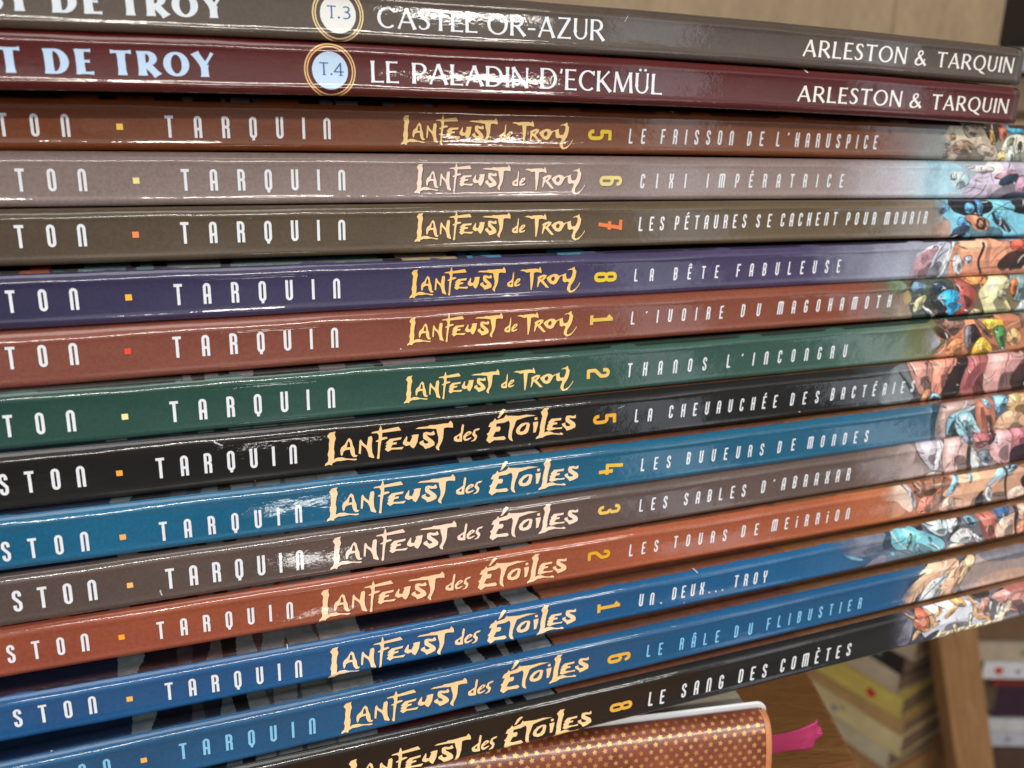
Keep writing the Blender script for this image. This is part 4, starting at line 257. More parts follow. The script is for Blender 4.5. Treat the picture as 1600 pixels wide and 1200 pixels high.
def digit(ch, wt=.14):
    W = .385; l, r, b, t = wt/2, W-wt/2, wt/2, 1-wt/2; m = W/2; ry = .12; rx = (r-l)/2
    S = lambda *ps: [stroke(list(p), wt) for p in ps]
    top = arc(m, t-ry, rx, ry, 180, 0); bot = arc(m, b+ry, rx, ry, 0, -180)
    if ch == '1': q = S([(m, b), (m, 1)], [(0, b), (W, b)], [(m, .93), (.04, .78)])
    elif ch == '2': q = S([(l, .70), (l, t-ry)]+top[1:]+[(r, .62), (l, .36), (l, b), (W, b)])
    elif ch == '3': q = S([(l, .76), (l, t-ry)]+top[1:]+[(r, .62), (r-.07, .52), (r, .42), (r, b+ry)]+bot[1:]+[(l, .26)], [(m-.02, .52), (r-.07, .52)])
    elif ch == '4': q = S([(.10, 1), (.04, .34), (W+.03, .34)], [(r-.03, .58), (r-.03, 0)])
    elif ch == '5': q = S([(W, t), (l, t), (l, .58), (m, .60)]+arc(m, .46, rx, .14, 90, 0)+[(r, b+ry)]+bot[1:]+[(l, .26)])
    elif ch == '6': q = S([(r, .78), (r, t-ry)]+top[::-1][1:]+[(l, b+ry)]+bot[::-1][1:]+[(r, .44)]+arc(m, .44, rx, .12, 0, 180)[1:])
    elif ch == '7': q = S([(0, t), (W, t)], [(r-.02, t), (m-.04, 0)], [(.05, .46), (W-.02, .46)])
    else: q = [stroke(top+[(r, .64), (r-.04, .53), (r, .42)]+bot+[(l, .42), (l+.04, .53), (l, .64)], wt, closed=True)]+S([(l, .53), (r, .53)])
    return [p for a in q for p in a], W
def badge_glyph(ch):  # tome number in the round badge
    if ch == '3': return [p for a in (stroke([(.08, .90), (.22, .96), (.38, .93), (.46, .80), (.42, .64), (.30, .55), (.18, .54)], .095), stroke([(.18, .54), (.36, .50), (.48, .38), (.48, .20), (.38, .07), (.22, .03), (.05, .08)], .095)) for p in a], .53
    if ch == '4': return [p for a in (stroke([(.42, 0), (.42, .97), (.03, .30), (.60, .30)], .09), stroke([(.28, .02), (.56, .02)], .06)) for p in a], .6
    if ch == '.': return [[(.09+.085*math.cos(t*.6283), .08+.085*math.sin(t*.6283)) for t in range(10)]], .18
    return [p for a in (stroke([(0, .955), (.66, .955)], .09), stroke([(.33, .95), (.33, 0)], .11), stroke([(.20, .03), (.46, .03)], .06)) for p in a], .66
def word_polys(rec):
    """a word fitted between its two ends on the spine"""
    font, txt, x0, x1, b0, b1, h0, h1 = rec
    f = {'N': lambda c: narrow(c, .132), 'T': lambda c: narrow(c, .128), 'S': lambda c: roman(c, .128, .075, .32), 'C': lambda c: roman(c, .135, .085, .28), 'B': lambda c: roman(c, .25, .10, .24), 'D': badge_glyph}[font]
    gl = [f(c) for c in txt]; h = (h0+h1)/2; wid = sum(g[1] for g in gl); n = len(gl)
    sx = h
    if font in 'NT': sx = h*(.98 if font == 'N' else .93); gap = ((x1-x0)-wid*sx)/max(n-1, 1)
    elif font == 'D': sx = (x1-x0)/wid; gap = 0
    else:
        gap = {'S': .12, 'C': .19, 'B': .22}[font]*h; sx = ((x1-x0)-gap*(n-1))/wid
    x = x0; out = []
    shear = {'N': .02, 'T': .06, 'C': .03}.get(font, 0)
    for g, wd in gl:
        for p in g:
            q = []
            for a, b in p:
                u = x+a*sx; k = (u-x0)/((x1-x0) or 1); hh = h0+(h1-h0)*k
                q.append((u+shear*b*hh, b0+(b1-b0)*k+b*hh))
            out.append((q, 0))
        x += wd*sx+gap
    return out
def inside(p, x, y):
    c = False; a, b = p[-1]
    for u, v in p:
        if (v > y) != (b > y) and x < (a-u)*(y-v)/(b-v)+u: c = not c
        a, b = u, v
    return c
def smooth_poly(p, it=2):
    for _ in range(it):
        o = []
        for k in range(len(p)):
            (a, b), (c, d) = p[k], p[(k+1) % len(p)]
            o += [(a*.78+c*.22, b*.78+d*.22), (a*.22+c*.78, b*.22+d*.78)]
        p = o
    return p
# ------------------------------------------------------------------ one book: spine section and flat print laid on it
class Book:
    def __init__(s, i):
        s.i = i; p, dl, zb, s.tl, s.bd, s.t = BOOKS[i]; s.a = YAW+dl
        s.o = Vector((math.sin(YAW)*p, DIST-math.cos(YAW)*p, zb))
        rnd = random.Random(i); s.R = 2.0+rnd.uniform(-.2, .25); s.Rb = 1.0+rnd.uniform(-.1, .15); s.c = .13+rnd.uniform(-.04, .05); s.hb = .10+rnd.uniform(-.02, .03); s.ph = rnd.uniform(0, 9)
        s.u0, s.u1 = (-158, 140.7+(-.2, 0)[i]) if i < 2 else (-156, 160)
        if i < 2: s.u1 = (141.36, 139.56)[i]; s.u0 = s.u1-300
    def zoff(s, u): return s.tl*u+s.bd*.01*u*u
    def wav(s, u, k): return .045*math.sin(u*.21+s.ph+k)+.03*math.sin(u*.53+2*s.ph+k*2)+.018*math.sin(u*1.27+k)
    def fy(s, u, v):
        """how far the spine face stands back at height v (mm, negative = back)"""
        t = s.t; y = 0.0; et, eb = t-v, v
        Rt = s.R*(1+1.2*s.wav(u, 0)); Rb = s.Rb*(1+1.2*s.wav(u, 3))
        if et < Rt: y -= Rt-math.sqrt(max(0, Rt*Rt-(Rt-max(et, 0))**2))
        if eb < Rb: y -= Rb-math.sqrt(max(0, Rb*Rb-(Rb-max(eb, 0))**2))
        m = t/2+.2; hw = t/2-1.15; q = (v-m)/hw
        if abs(q) < 1: y -= (s.c+.5*s.wav(u*.4, 6))*(1-q*q)**1.15
        vb = s.Rb+.12+.9*s.wav(u*.7, 2); vt = t-s.R*.92+.9*s.wav(u*.6, 5)
        y += (s.hb+.35*s.wav(u*.5, 1))*math.exp(-((v-vb)/.42)**2)+(s.hb*.7+.35*s.wav(u*.5, 4))*math.exp(-((v-vt)/.45)**2)
        return y
    def top(s, yb):
        """height of the cover top at depth yb behind the shoulder"""
        g = -.55*math.exp(-((yb+6.2)/1.7)**2); return s.t+g-(.3 if yb < -6.2 else .3*min(1, max(0, (-yb-2)/4.2)))
    def P(s, u, v, lift=0):
        e = .06; y = s.fy(u, v); dy = (s.fy(u, min(v+e, s.t))-s.fy(u, max(v-e, 0)))/(min(v+e, s.t)-max(v-e, 0)); n = math.hypot(1, dy)
        return (u, -(y+lift/n), v+s.zoff(u)-lift*dy/n), (0, -1/n, -dy/n)
    def build_spine(s, m, parent):
        t = s.t; vs = [0, .05, .15, .3, .45, .6, .8, 1.0, 1.15, 1.3]; vs += [1.45, 1.65, 1.85]; vs += list(np.arange(2.1, t-3.0, .3)); vs += [t-q for q in (2.85, 2.7, 2.55, 2.4, 2.25, 2.1, 1.9, 1.7, 1.5, 1.3, 1.1, .9, .7, .5, .35, .2, .1, .03, 0)]
        ys = [-2.5, -2.8, -3.2, -4, -4.6, -5.2, -5.8, -6.3, -6.8, -7.4, -8, -9, -10]
        us = list(np.arange(s.u0, s.u1, 2.5))+[s.u1]
        vt = []; fs = []
        for u in us:
            z = s.zoff(u); col = []
            for y in ys[::-1]: col.append((u, -y, 2*t/2-s.top(y)+z))           # underside, mirrored
            for v in vs: col.append((u, -s.fy(u, v), v+z))
            for y in ys: col.append((u, -y, s.top(y)+z))
            vt += col
        n = len(col)
        for a in range(len(us)-1):
            for b in range(n-1): fs.append((a*n+b, (a+1)*n+b, (a+1)*n+b+1, a*n+b+1))
        # tail and head of the spine board
        fs.append(tuple(range(n))[::1]); fs.append(tuple((len(us)-1)*n+b for b in range(n))[::-1])
        me = mesh('spine', vt, [f if len(f) > 4 else f for f in fs], True)
        for p in me.polygons[-2:]: p.use_smooth = False
        bm = bmesh.new(); bm.from_mesh(me); bmesh.ops.recalc_face_normals(bm, faces=bm.faces); bm.to_mesh(me); bm.free()
        return obj('spine', me, m, parent)
    def lay(s, name, polys, m, parent, lift=.03, colours=None, clip=(0, None)):
        """polys: (points (u,v), is_hole) merged into one flat print that follows the spine"""
        t = s.t; bucket = {}
        # split into clusters along u to keep the triangulation small
        items = sorted(range(len(polys)), key=lambda k: min(q[0] for q in polys[k][0])); cl = []; end = -1e9
        for k in items:
            a = min(q[0] for q in polys[k][0]); b = max(q[0] for q in polys[k][0])
            if a > end+.05 or not cl: cl.append([])
            cl[-1].append(k); end = max(end, b)
        bm = bmesh.new(); lay_c = bm.loops.layers.float_color.new('ink') if colours else None
        for c in cl:
            vs = []; fc = []
            for k in c:
                p = polys[k][0]
                if sum(p[q-1][0]*p[q][1]-p[q][0]*p[q-1][1] for q in range(len(p))) < 0: p = p[::-1]
                fc.append(list(range(len(vs), len(vs)+len(p)))); vs += [Vector(q) for q in p]
            v2, e2, f2, ov, oe, of = delaunay_2d_cdt(vs, [], fc, 0, 1e-4)
            bv = [None]*len(v2)
            for f, src in zip(f2, of):
                if not src: continue
                ids = [c[q] for q in src]
                if any(polys[q][1] for q in ids): continue
                if colours:      # keep only polygons that really cover this piece
                    px = sum(v2[q][0] for q in f)/len(f); py = sum(v2[q][1] for q in f)/len(f)
                    ids = [q for q in ids if inside(polys[q][0], px, py)]
                    if not ids: continue
                for q in f:
                    if bv[q] is None: bv[q] = bm.verts.new((v2[q][0], v2[q][1], 0))
                try: face = bm.faces.new([bv[q] for q in f])
                except ValueError: continue
                if colours:
                    cc = colours[max(ids)]
                    for lp in face.loops: lp[lay_c] = cc
        lo, hi = clip; hi = t if hi is None else hi
        for z, s_ in ((lo+.02, False), (hi-.02, True)):
            g = bm.verts[:]+bm.edges[:]+bm.faces[:]
            bmesh.ops.bisect_plane(bm, geom=g, plane_co=(0, z, 0), plane_no=(0, 1, 0), clear_inner=not s_, clear_outer=s_, dist=1e-5)
        if not bm.verts: bm.free(); return None
        y0 = min(v.co.y for v in bm.verts); y1 = max(v.co.y for v in bm.verts); x0 = min(v.co.x for v in bm.verts); x1 = max(v.co.x for v in bm.verts)
        cuts = [q for q in list(np.arange(2.2, t-2.6, .4))+[.08, .2, .4, .65, .85, 1.05, 1.25, 1.45, 1.65, 1.9]+[t-q for q in (2.6, 2.4, 2.2, 2.0, 1.75, 1.5, 1.25, 1.0, .75, .5, .3, .15)] if y0 < q < y1]
        for q in cuts: bmesh.ops.bisect_plane(bm, geom=bm.verts[:]+bm.edges[:]+bm.faces[:], plane_co=(0, q, 0), plane_no=(0, 1, 0), dist=1e-5)
        for q in np.arange(math.floor(x0/2.5)*2.5+s.u0 % 2.5, x1, 2.5): bmesh.ops.bisect_plane(bm, geom=bm.verts[:]+bm.edges[:]+bm.faces[:], plane_co=(q, 0, 0), plane_no=(1, 0, 0), dist=1e-5)
        bmesh.ops.triangulate(bm, faces=bm.faces[:])
        nor = []
        for v in bm.verts:
            co, nm = s.P(v.co.x, v.co.y, lift); v.co = Vector(co)*.001; nor.append(nm)
        bm.normal_update()
        for f in bm.faces:
            if f.normal.y > 0: f.normal_flip()
            f.smooth = True
        me = bpy.data.meshes.new(name); bm.to_mesh(me); bm.free()
        me.normals_split_custom_set_from_vertices(nor)
        return obj(name, me, m, parent)
    def build_boards(s, m, pm, parent):
        us = list(np.arange(s.u0, s.u1, 8))+[s.u1]
        def slab(name, y0, y1, z0, z1, mat, inset=0):
            U = [min(max(u, s.u0+inset), s.u1-inset) for u in us]; vt = []; fs = []
            for u in U:
                z = s.zoff(u); vt += [(u, -y0, z0+z), (u, -y1, z0+z), (u, -y1, z1+z), (u, -y0, z1+z)]
            for a in range(len(U)-1):
                for b in range(4): fs.append((a*4+b, a*4+(b+1) % 4, (a+1)*4+(b+1) % 4, (a+1)*4+b))
            fs += [(3, 2, 1, 0), tuple((len(U)-1)*4+q for q in range(4))]
            me = mesh(name, vt, fs); bm = bmesh.new(); bm.from_mesh(me); bmesh.ops.recalc_face_normals(bm, faces=bm.faces); bm.to_mesh(me); bm.free()
            o = obj(name, me, mat, parent); 
            return o
        t = s.t
        slab('cover_board', -10, -236, t-2.6, t-.3, m); slab('cover_board', -10, -236, .3, 2.6, m); slab('page_block', -7.5, -232, 2.7, t-2.7, pm, 3)
    def cover_strips(s, strips, m, parent, start):
        """printed back cover running over the shoulder"""
        R = s.R; path = []
        for k in range(9):
            a = k/8*math.pi/2; arcl = a*R; path.append((arcl, -(R-R*math.sin(math.pi/2-a) if False else R*(1-math.cos(a))), s.t-R+R*math.sin(a)))
        base = R*math.pi/2
        for y in (2.5, 2.8, 3.2, 4, 4.6, 5.2, 5.8, 6.3, 6.8, 7.4, 8, 9, 10, 16, 26): path.append((base+y-R, -y, s.top(-y)))
        path = [q for q in path if q[0] >= start-1e-6]
        bm = bmesh.new(); lc = bm.loops.layers.float_color.new('ink'); rnd = random.Random(s.i+50); pv = None
        strips = [q for q in strips if q[1] > s.u0 and q[0] < s.u1]
        edges = [max(strips[0][0], s.u0+.5)]+[min(q[1], s.u1-.5) for q in strips]; sl = [rnd.uniform(-.14, .14) for _ in edges]
        cols = []
        for e, k in zip(edges, sl):
            cols.append([(e+k*min(a-path[0][0], 6)+(.12*math.sin(a*5+e) if a < 9 else 0), a, y, z) for a, y, z in path])
        for j, st in enumerate(strips):
            A, B = cols[j], cols[j+1]; ns = max(1, int(abs(edges[j+1]-edges[j])/3)); prev = None
            for k in range(ns+1):
                f = k/ns; row = []
                for (ua, a, y, z), (ub, _, _, _) in zip(A, B):
                    u = ua+(ub-ua)*f; ln = .035
                    ny, nz = (0, 1) if a > base else (math.cos(a/R), math.sin(a/R))
                    row.append(bm.verts.new((u*.001, (-y-ny*ln)*.001, (z+nz*ln+s.zoff(u))*.001)))
                if prev:
                    for q in range(len(row)-1):
                        fc = bm.faces.new((prev[q], row[q], row[q+1], prev[q+1])); fc.smooth = True
                        for lp in fc.loops: lp[lc] = alb(st[2], .5, 0)
                prev = row
        me = bpy.data.meshes.new('cover_picture'); bm.to_mesh(me); bm.free(); return obj('cover_picture', me, m, parent)
LABELS = [
 'grey-brown comic album with a round T.3 badge on its spine, topmost of the stack',
 'dark red comic album with a round T.4 badge on its spine',
 'rusty brown comic album with a yellow 5 on its spine',
 'pale taupe-grey comic album with a cream 6 on its spine',
 'olive-brown comic album with an orange 7, under the pale taupe-grey album',
 'indigo comic album with a yellow 8 on its spine',
 'dusty red-brown comic album with a yellow 1, under the indigo album',
 'dark green comic album with a yellow 2 on its spine',
 'black comic album with an orange 5, under the dark green album',
 'teal-blue comic album with a yellow 4 on its spine',
 'grey-brown comic album with a yellow 3, under the teal-blue album',
 'orange-brown comic album with a yellow 2 on its spine',
 'bright royal-blue comic album with a yellow 1 on its spine',
 'deep blue comic album with pale blue lettering and a yellow 6',
 'black comic album with a yellow 8, lowest album of the stack']
WHITE = (228, 233, 240); LOGO = [(250, 208, 140)]*15
for k, c in {2: (250, 210, 140), 3: (250, 226, 208), 4: (250, 212, 150), 5: (250, 200, 110), 6: (252, 212, 130), 7: (250, 214, 140), 8: (252, 208, 150), 9: (255, 220, 178), 10: (255, 226, 205), 11: (255, 212, 170), 12: (255, 220, 175), 13: (255, 216, 160), 14: (255, 216, 160)}.items(): LOGO[k] = c
NUMC = {2: (250, 210, 50), 3: (252, 232, 150), 4: (255, 135, 75), 5: (250, 212, 45), 6: (252, 208, 95), 7: (252, 214, 115), 8: (255, 185, 35), 9: (255, 205, 60), 10: (255, 214, 110), 11: (250, 185, 25), 12: (255, 195, 70), 13: (255, 195, 70), 14: (255, 195, 80)}
DOTC = {2: (250, 205, 90), 3: (245, 228, 150), 4: (255, 140, 90), 5: (252, 190, 60), 6: (235, 75, 60), 7: (250, 240, 170), 8: (250, 175, 60), 9: (250, 178, 90), 10: (255, 195, 110), 11: (255, 170, 35), 12: (250, 185, 90), 13: (255, 190, 90), 14: (255, 190, 90)}
paper = simple('page_paper', (225, 215, 195), .8, .15, 400, (.2, .2, 6))
for i in range(15):
    B = Book(i)
    root = empty('comic_book', B.o*.001, B.a); tag(root, LABELS[i], 'comic book', 'stack of hardback comic albums')
    sm = spine_mat(i); sp = B.build_spine(sm, root)
    B.build_boards(simple('cover_board', RAMP[i][0][1], .35, .15, 30), paper, root)
    t = B.t
    if GAP[i]: B.cover_strips(GAP[i], print_mat(i, None, 'printed_cover', .22), sp, {2: 1.15, 5: 1.9, 7: 1.5}.get(i, 2.3))
    # picture at the spine's end: colour patches with ink outlines, one flat print
    if ART[i]:
        pl = []; cols = []; rp = random.Random(900+i)
        dark = lambda c, k: alb(tuple(min(255, int(v*k)) for v in c), 1, 0)
        def add(p, c): pl.append((p, 0)); cols.append(c)
        def taper(pts, w_):
            n_ = len(pts); L_, R_ = [], []
            for k in range(n_):
                (x0, y0), (x1, y1) = pts[max(k-1, 0)], pts[min(k+1, n_-1)]; d = math.hypot(x1-x0, y1-y0) or 1; q = w_*(.25+math.sin(math.pi*k/(n_-1)))*.5
                L_.append((pts[k][0]-(y1-y0)/d*q, pts[k][1]+(x1-x0)/d*q)); R_.append((pts[k][0]+(y1-y0)/d*q, pts[k][1]-(x1-x0)/d*q))
            return L_+R_[::-1]
        for c, ink, pts in ART[i]:
            p = smooth_poly([(x+rp.uniform(-.06, .06), y+rp.uniform(-.06, .06)) for x, y in pts], 1); p = smooth_poly(p, 1) if len(p) < 40 else p; np_ = len(p)
            cx = sum(q[0] for q in p)/np_; cy = sum(q[1] for q in p)/np_
            A2 = sum(p[k-1][0]*p[k][1]-p[k][0]*p[k-1][1] for k in range(np_))
            if ink:
                sg = 1 if A2 > 0 else -1; g = []
                for k in range(np_):
                    e0, e1 = p[k-1], p[(k+1) % np_]; dx, dy = e1[0]-e0[0], e1[1]-e0[1]; n_ = math.hypot(dx, dy) or 1
                    wg = .12+.10*math.sin(k*.55+cx)+.04*math.sin(k*1.9); wg *= 1.25; g.append((p[k][0]+sg*dy/n_*max(wg, .01), p[k][1]-sg*dx/n_*max(wg, .01)))
                add(g, alb((45, 38, 42), 1, 0))
            add(p, alb(c, 1, 0))
            sz = math.sqrt(abs(A2)/2)
            if sz > 1.3 and ink:
                for sc_, ox, oy, k_ in ((.62, -.14, .16, 1.16), (.45, .2, -.24, .62), (.3, -.24, .26, 1.36)):
                    j = [(cx+ox*sz+(x-cx)*sc_*rp.uniform(.82, 1.18), cy+oy*sz+(y-cy)*sc_*rp.uniform(.82, 1.18)) for x, y in pts]
                    if len(j) > 2: add(smooth_poly(j, 2), dark(c, k_))
                for _ in range(rp.randint(3, 6) if sz < 4 else rp.randint(7, 12)):
                    v0 = p[rp.randrange(np_)]; t_ = rp.uniform(.35, .8); b0 = rp.uniform(-.3, .3)*sz
                    st = [(v0[0]+(cx-v0[0])*t_*f+b0*math.sin(math.pi*f)*.5, v0[1]+(cy-v0[1])*t_*f+b0*f*f) for f in (0, .2, .4, .6, .8, 1)]
                    add(taper(st, rp.uniform(.12, .30)), alb((30, 25, 28), 1, 0) if rp.random() < .72 else (dark(c, .5) if rp.random() < .5 else alb((238, 234, 230), 1, 0)))
                if sz > 1.8:      # hatching
                    hx, hy = cx+rp.uniform(-.3, .3)*sz, cy+rp.uniform(-.3, .3)*sz; an = rp.uniform(.5, 2.6); hl_ = sz*rp.uniform(.18, .34)
                    for k in range(rp.randint(4, 7)):
                        ox, oy = hx+k*.34*math.sin(an), hy-k*.34*math.cos(an); q_ = hl_*rp.uniform(.6, 1.1)
                        add(taper([(ox+q_*f*math.cos(an), oy+q_*f*math.sin(an)+.06*math.sin(f*3)) for f in (-1, -.5, 0, .5, 1)], .13), alb((34, 29, 32), 1, 0))
        B.lay('picture', pl, print_mat(i, None, 'printed_picture', .2, min(q[0] for _, _, pp in ART[i] for q in pp)), sp, .03, cols)
    wm = print_mat(i, WHITE if i != 13 else (130, 200, 240), 'white_ink', .03)
    tm = print_mat(i, WHITE, 'white_ink', .03) if i != 13 else wm
    ti = []; au = []
    for r in WORDS[i]:
        if r[0] == 'D': continue
        (ti if r[0] in 'TS' else au).append(r)
    B.lay('title_lettering', [p for r in ti for p in word_polys(r)], tm, sp, .06)
    if i > 1: B.lay('author_lettering', [p for r in au for p in word_polys(r)], wm, sp, .06)
    else:
        cm_ = print_mat(i, (236, 233, 226), 'warm_white_ink', .03)
        bm_ = print_mat(i, (214, 224, 232) if i == 0 else (186, 212, 240), 'pale_blue_ink', .03)
        for r in au: B.lay('series_lettering', word_polys(r), bm_ if r[0] == 'B' else cm_, sp, .06)
    if i < 2:
        cu, cv, r = BAD[i]; ring = lambda r0, n=64: [(cu+r0*math.cos(k*2*math.pi/n), cv+r0*1.0*math.sin(k*2*math.pi/n)) for k in range(n)]
        gold = print_mat(i, (225, 200, 150) if i == 0 else (222, 180, 120), 'pale_gold_ink', .05)
        B.lay('badge_ring', [(ring(r*1.44), 0), (ring(r*1.36), 1)], gold, sp, .03)
        B.lay('badge_ring', [(ring(r*1.30), 0), (ring(r*1.225), 1)], gold, sp, .03)
        bd = B.lay('round_badge', [(ring(r), 0)], print_mat(i, (226, 228, 224) if i == 0 else (190, 216, 240), 'badge_ink', .03), sp, .04)
        B.lay('badge_lettering', [p for q in WORDS[i] if q[0] == 'D' for p in word_polys(q)], print_mat(i, (40, 92, 158), 'blue_ink', .05), sp, .07)
    else:
        lx, ly = LOGO_AT[i]; src = TROR if i < 8 else ETR
        pl = [([(x+lx, y+ly) for x, y in p], h) for p, h in src]
        sh = [([(x+.14, y-.12) for x, y in p], h) for p, h in pl]
        shm = print_mat(i, tuple(int(v*.32) for v in RAMP[i][0][1]), 'dark_ink', .05)
        if i not in (8, 14): B.lay('logo_outline', sh, shm, sp, .04)
        B.lay('series_logo', pl, print_mat(i, LOGO[i], 'cream_ink', .03), sp, .06)
        ch, cu, cv, ln = NUMS[i]; g, wd = digit(ch)
        place = lambda g, d=0: [([(cu+(b-.5)*ln+d, cv-(a-wd/2)*ln-d) for a, b in p], 0) for p in g]
        if i not in (8, 14): B.lay('number_outline', place(g, .12), shm, sp, .04)
        B.lay('volume_number', place(g), print_mat(i, tuple(int(v*.93) for v in NUMC[i]), 'yellow_ink', .06), sp, .06)
        du, dv, ds = DOTS[i]; h = ds/2
        B.lay('square_dot', [([(du-h, dv-h), (du+h, dv-h), (du+h, dv+h), (du-h, dv+h)], 0)], print_mat(i, DOTC[i], 'dot_ink', .03), sp, .06)
    for sb, pts, wd_ in SCUFF:          # knocks and creases in the film
        if sb == i:
            pl = []
            for k in range(len(pts)-1):
                (x0, y0), (x1, y1) = pts[k], pts[k+1]; dd = math.hypot(x1-x0, y1-y0) or 1; nx, ny = -(y1-y0)/dd*wd_/2, (x1-x0)/dd*wd_/2
                pl.append(([(x0+nx, y0+ny), (x0-nx*.6, y0-ny*.6), ((x0+x1)/2-nx, (y0+y1)/2-ny), (x1-nx*.5, y1-ny*.5), (x1+nx*.8, y1+ny*.8), ((x0+x1)/2+nx*.6, (y0+y1)/2+ny*.6)], 0))
            B.lay('scuff_mark', pl, print_mat(i, (205, 203, 200), 'bare_card', .2), sp, .07)
# ------------------------------------------------------------------ under and behind the stack
def box(name, c, s, m, parent=None, rz=0, bev=.0006, mm=False, tilt=0):
    bm = bmesh.new(); bmesh.ops.create_cube(bm, size=1)
    for v in bm.verts: v.co = Vector((v.co.x*s[0], v.co.y*s[1], v.co.z*s[2]))
    if bev: bmesh.ops.bevel(bm, geom=bm.edges[:], offset=bev, segments=2, affect='EDGES', profile=.5)
    me = bpy.data.meshes.new(name); bm.to_mesh(me); bm.free()
    for p in me.polygons: p.use_smooth = False
    o = obj(name, me, m, parent); o.location = c; o.rotation_euler = (0, tilt, rz); return o
def wood(name, c, c2, axis=(1, 14, 14), scale=9):
    M = Mat(name); v = M.stretch(axis); n = M.noise(scale, 6, .6, v, 1.2); f = M.noise(scale*9, 3, .6, M.stretch(tuple(q*1.5 for q in axis)))
    col = M.ramp(n.outputs[0], [(.3, alb(c, 1, 0)), (.72, alb(c2, 1, 0))])
    M.l(M.mul(col, M.ramp(f.outputs[0], [(.3, (.8, .8, .8, 1)), (.7, (1.1, 1.1, 1.1, 1))])), M.b.inputs['Base Color'])
    bp = M.n('ShaderNodeBump'); bp.inputs['Distance'].default_value = .0004; M.l(f.outputs[0], bp.inputs['Height']); M.l(bp.outputs[0], M.b.inputs['Normal'])
    M.b.inputs['Roughness'].default_value = .5; return M.m
# --- gold-starred notebook the albums rest on
NA = math.radians(11); nroot = empty('starred_notebook', (.046, .1666, -.1745), NA); tag(nroot, 'brown notebook covered in gold stars lying under the comic albums, pink ribbon at its end', 'notebook')
XR = 15.93; H = 42.6; BUL = 7.0
nb = Mat('starred_cover'); nb.b.inputs['Roughness'].default_value = .30; nb.b.inputs['Coat Weight'].default_value = .6; nb.b.inputs['Coat Roughness'].default_value = .18
nz = nb.noise(160, 4, .6); nb.l(nb.ramp(nz.outputs[0], [(.3, alb((100, 46, 30), 1, 0)), (.7, alb((134, 72, 52), 1, 0))]), nb.b.inputs['Base Color'])
bp = nb.n('ShaderNodeBump'); bp.inputs['Distance'].default_value = .00012; nb.l(nb.noise(700, 3).outputs[0], bp.inputs['Height']); nb.l(bp.outputs[0], nb.b.inputs['Normal'])
def prof(a):      # a 0..1 from top to bottom of the rounded spine (mm): outward, height
    th = math.pi*(a); y = BUL*(math.sin(th)**.55 if 0 < a < 1 else 0); z = H/2+(H/2-.5)*math.cos(th)
    return y, z
us = list(np.arange(-230, XR, 5))+[XR]; NPF = 40; vt = []; fs = []
for u in us:
    for k in range(NPF+1):
        y, z = prof(k/NPF); vt.append((u, -y, z))
n = NPF+1
for a in range(len(us)-1):
    for b in range(NPF): fs.append((a*n+b, a*n+b+1, (a+1)*n+b+1, (a+1)*n+b))
fs.append(tuple((len(us)-1)*n+b for b in range(n)))
nsp = obj('spine', mesh('spine', vt, fs, True), nb.m, nroot); nsp.data.polygons[-1].use_smooth = False
# stars, one printed pattern that follows the rounded spine
bm = bmesh.new(); rs = random.Random(4); SP = 2.45
arcs = [0]
for k in range(1, 401):
    y0, z0 = prof((k-1)/400); y1, z1 = prof(k/400); arcs.append(arcs[-1]+math.hypot(y1-y0, z1-z0))
def at_len(s):
    k = int(np.searchsorted(arcs, s)); k = min(max(k, 1), 400); f = (s-arcs[k-1])/max(arcs[k]-arcs[k-1], 1e-6); return (k-1+f)/400
row = 0; s_ = 1.4
while s_ < arcs[-1]-1.5:
    u = (-55.50)+(SP*.5 if row % 2 else 0)
    while u < XR-.5:
        a0 = rs.uniform(-.3, .3); k_s = rs.uniform(.82, 1.02); pts = []
        for k in range(10):
            r = k_s*(.74 if k % 2 == 0 else .40); th = math.pi/2+a0+k*math.pi/5; pts.append((u+r*math.cos(th), s_-r*math.sin(th)))
        vv = []
        for pu, psx in pts:
            a = at_len(psx); y, z = prof(a); y2, z2 = prof(min(a+.002, 1)); y1, z1 = prof(max(a-.002, 0)); ty, tz = y2-y1, z2-z1; nl = math.hypot(ty, tz) or 1
            vv.append(bm.verts.new((pu*.001, -(y-tz/nl*.04)*.001, (z+ty/nl*.04)*.001)))
        a = at_len(s_); y, z = prof(a); y2, z2 = prof(min(a+.002, 1)); y1, z1 = prof(max(a-.002, 0)); ty, tz = y2-y1, z2-z1; nl = math.hypot(ty, tz) or 1
        cv = bm.verts.new((u*.001, -(y-tz/nl*.05)*.001, (z+ty/nl*.05)*.001))
        for k in range(10):
            f = bm.faces.new((cv, vv[k], vv[(k+1) % 10])); f.smooth = True
        u += SP
    s_ += SP*.62; row += 1
bmesh.ops.recalc_face_normals(bm, faces=bm.faces)
me = bpy.data.meshes.new('star_pattern'); bm.to_mesh(me); bm.free()
gs = Mat('gold_foil'); gs.l(gs.ramp(gs.noise(300, 3).outputs[0], [(.3, alb((190, 128, 74), 1, 0)), (.7, alb((226, 176, 112), 1, 0))]), gs.b.inputs['Base Color']); gs.b.inputs['Metallic'].default_value = .6; gs.b.inputs['Roughness'].default_value = .38
obj('star_pattern', me, gs.m, nsp)
# copper rim at the head of the spine
vt = []; fs = []
for k in range(NPF+1):
    y, z = prof(k/NPF); y = max(y, .2)
    for du, dy in ((-1.1, .12), (-.2, .45), (.35, .30), (.5, -.3)): vt.append((XR+du, -(y+dy), H/2+(z-H/2)*1.002))
for k in range(NPF):
    for b in range(3): fs.append((k*4+b, k*4+4+b, k*4+5+b, k*4+1+b))
obj('copper_edge', mesh('copper_edge', vt, fs, True), simple('copper_edge', (196, 128, 84), .4, .15, 200), nsp)
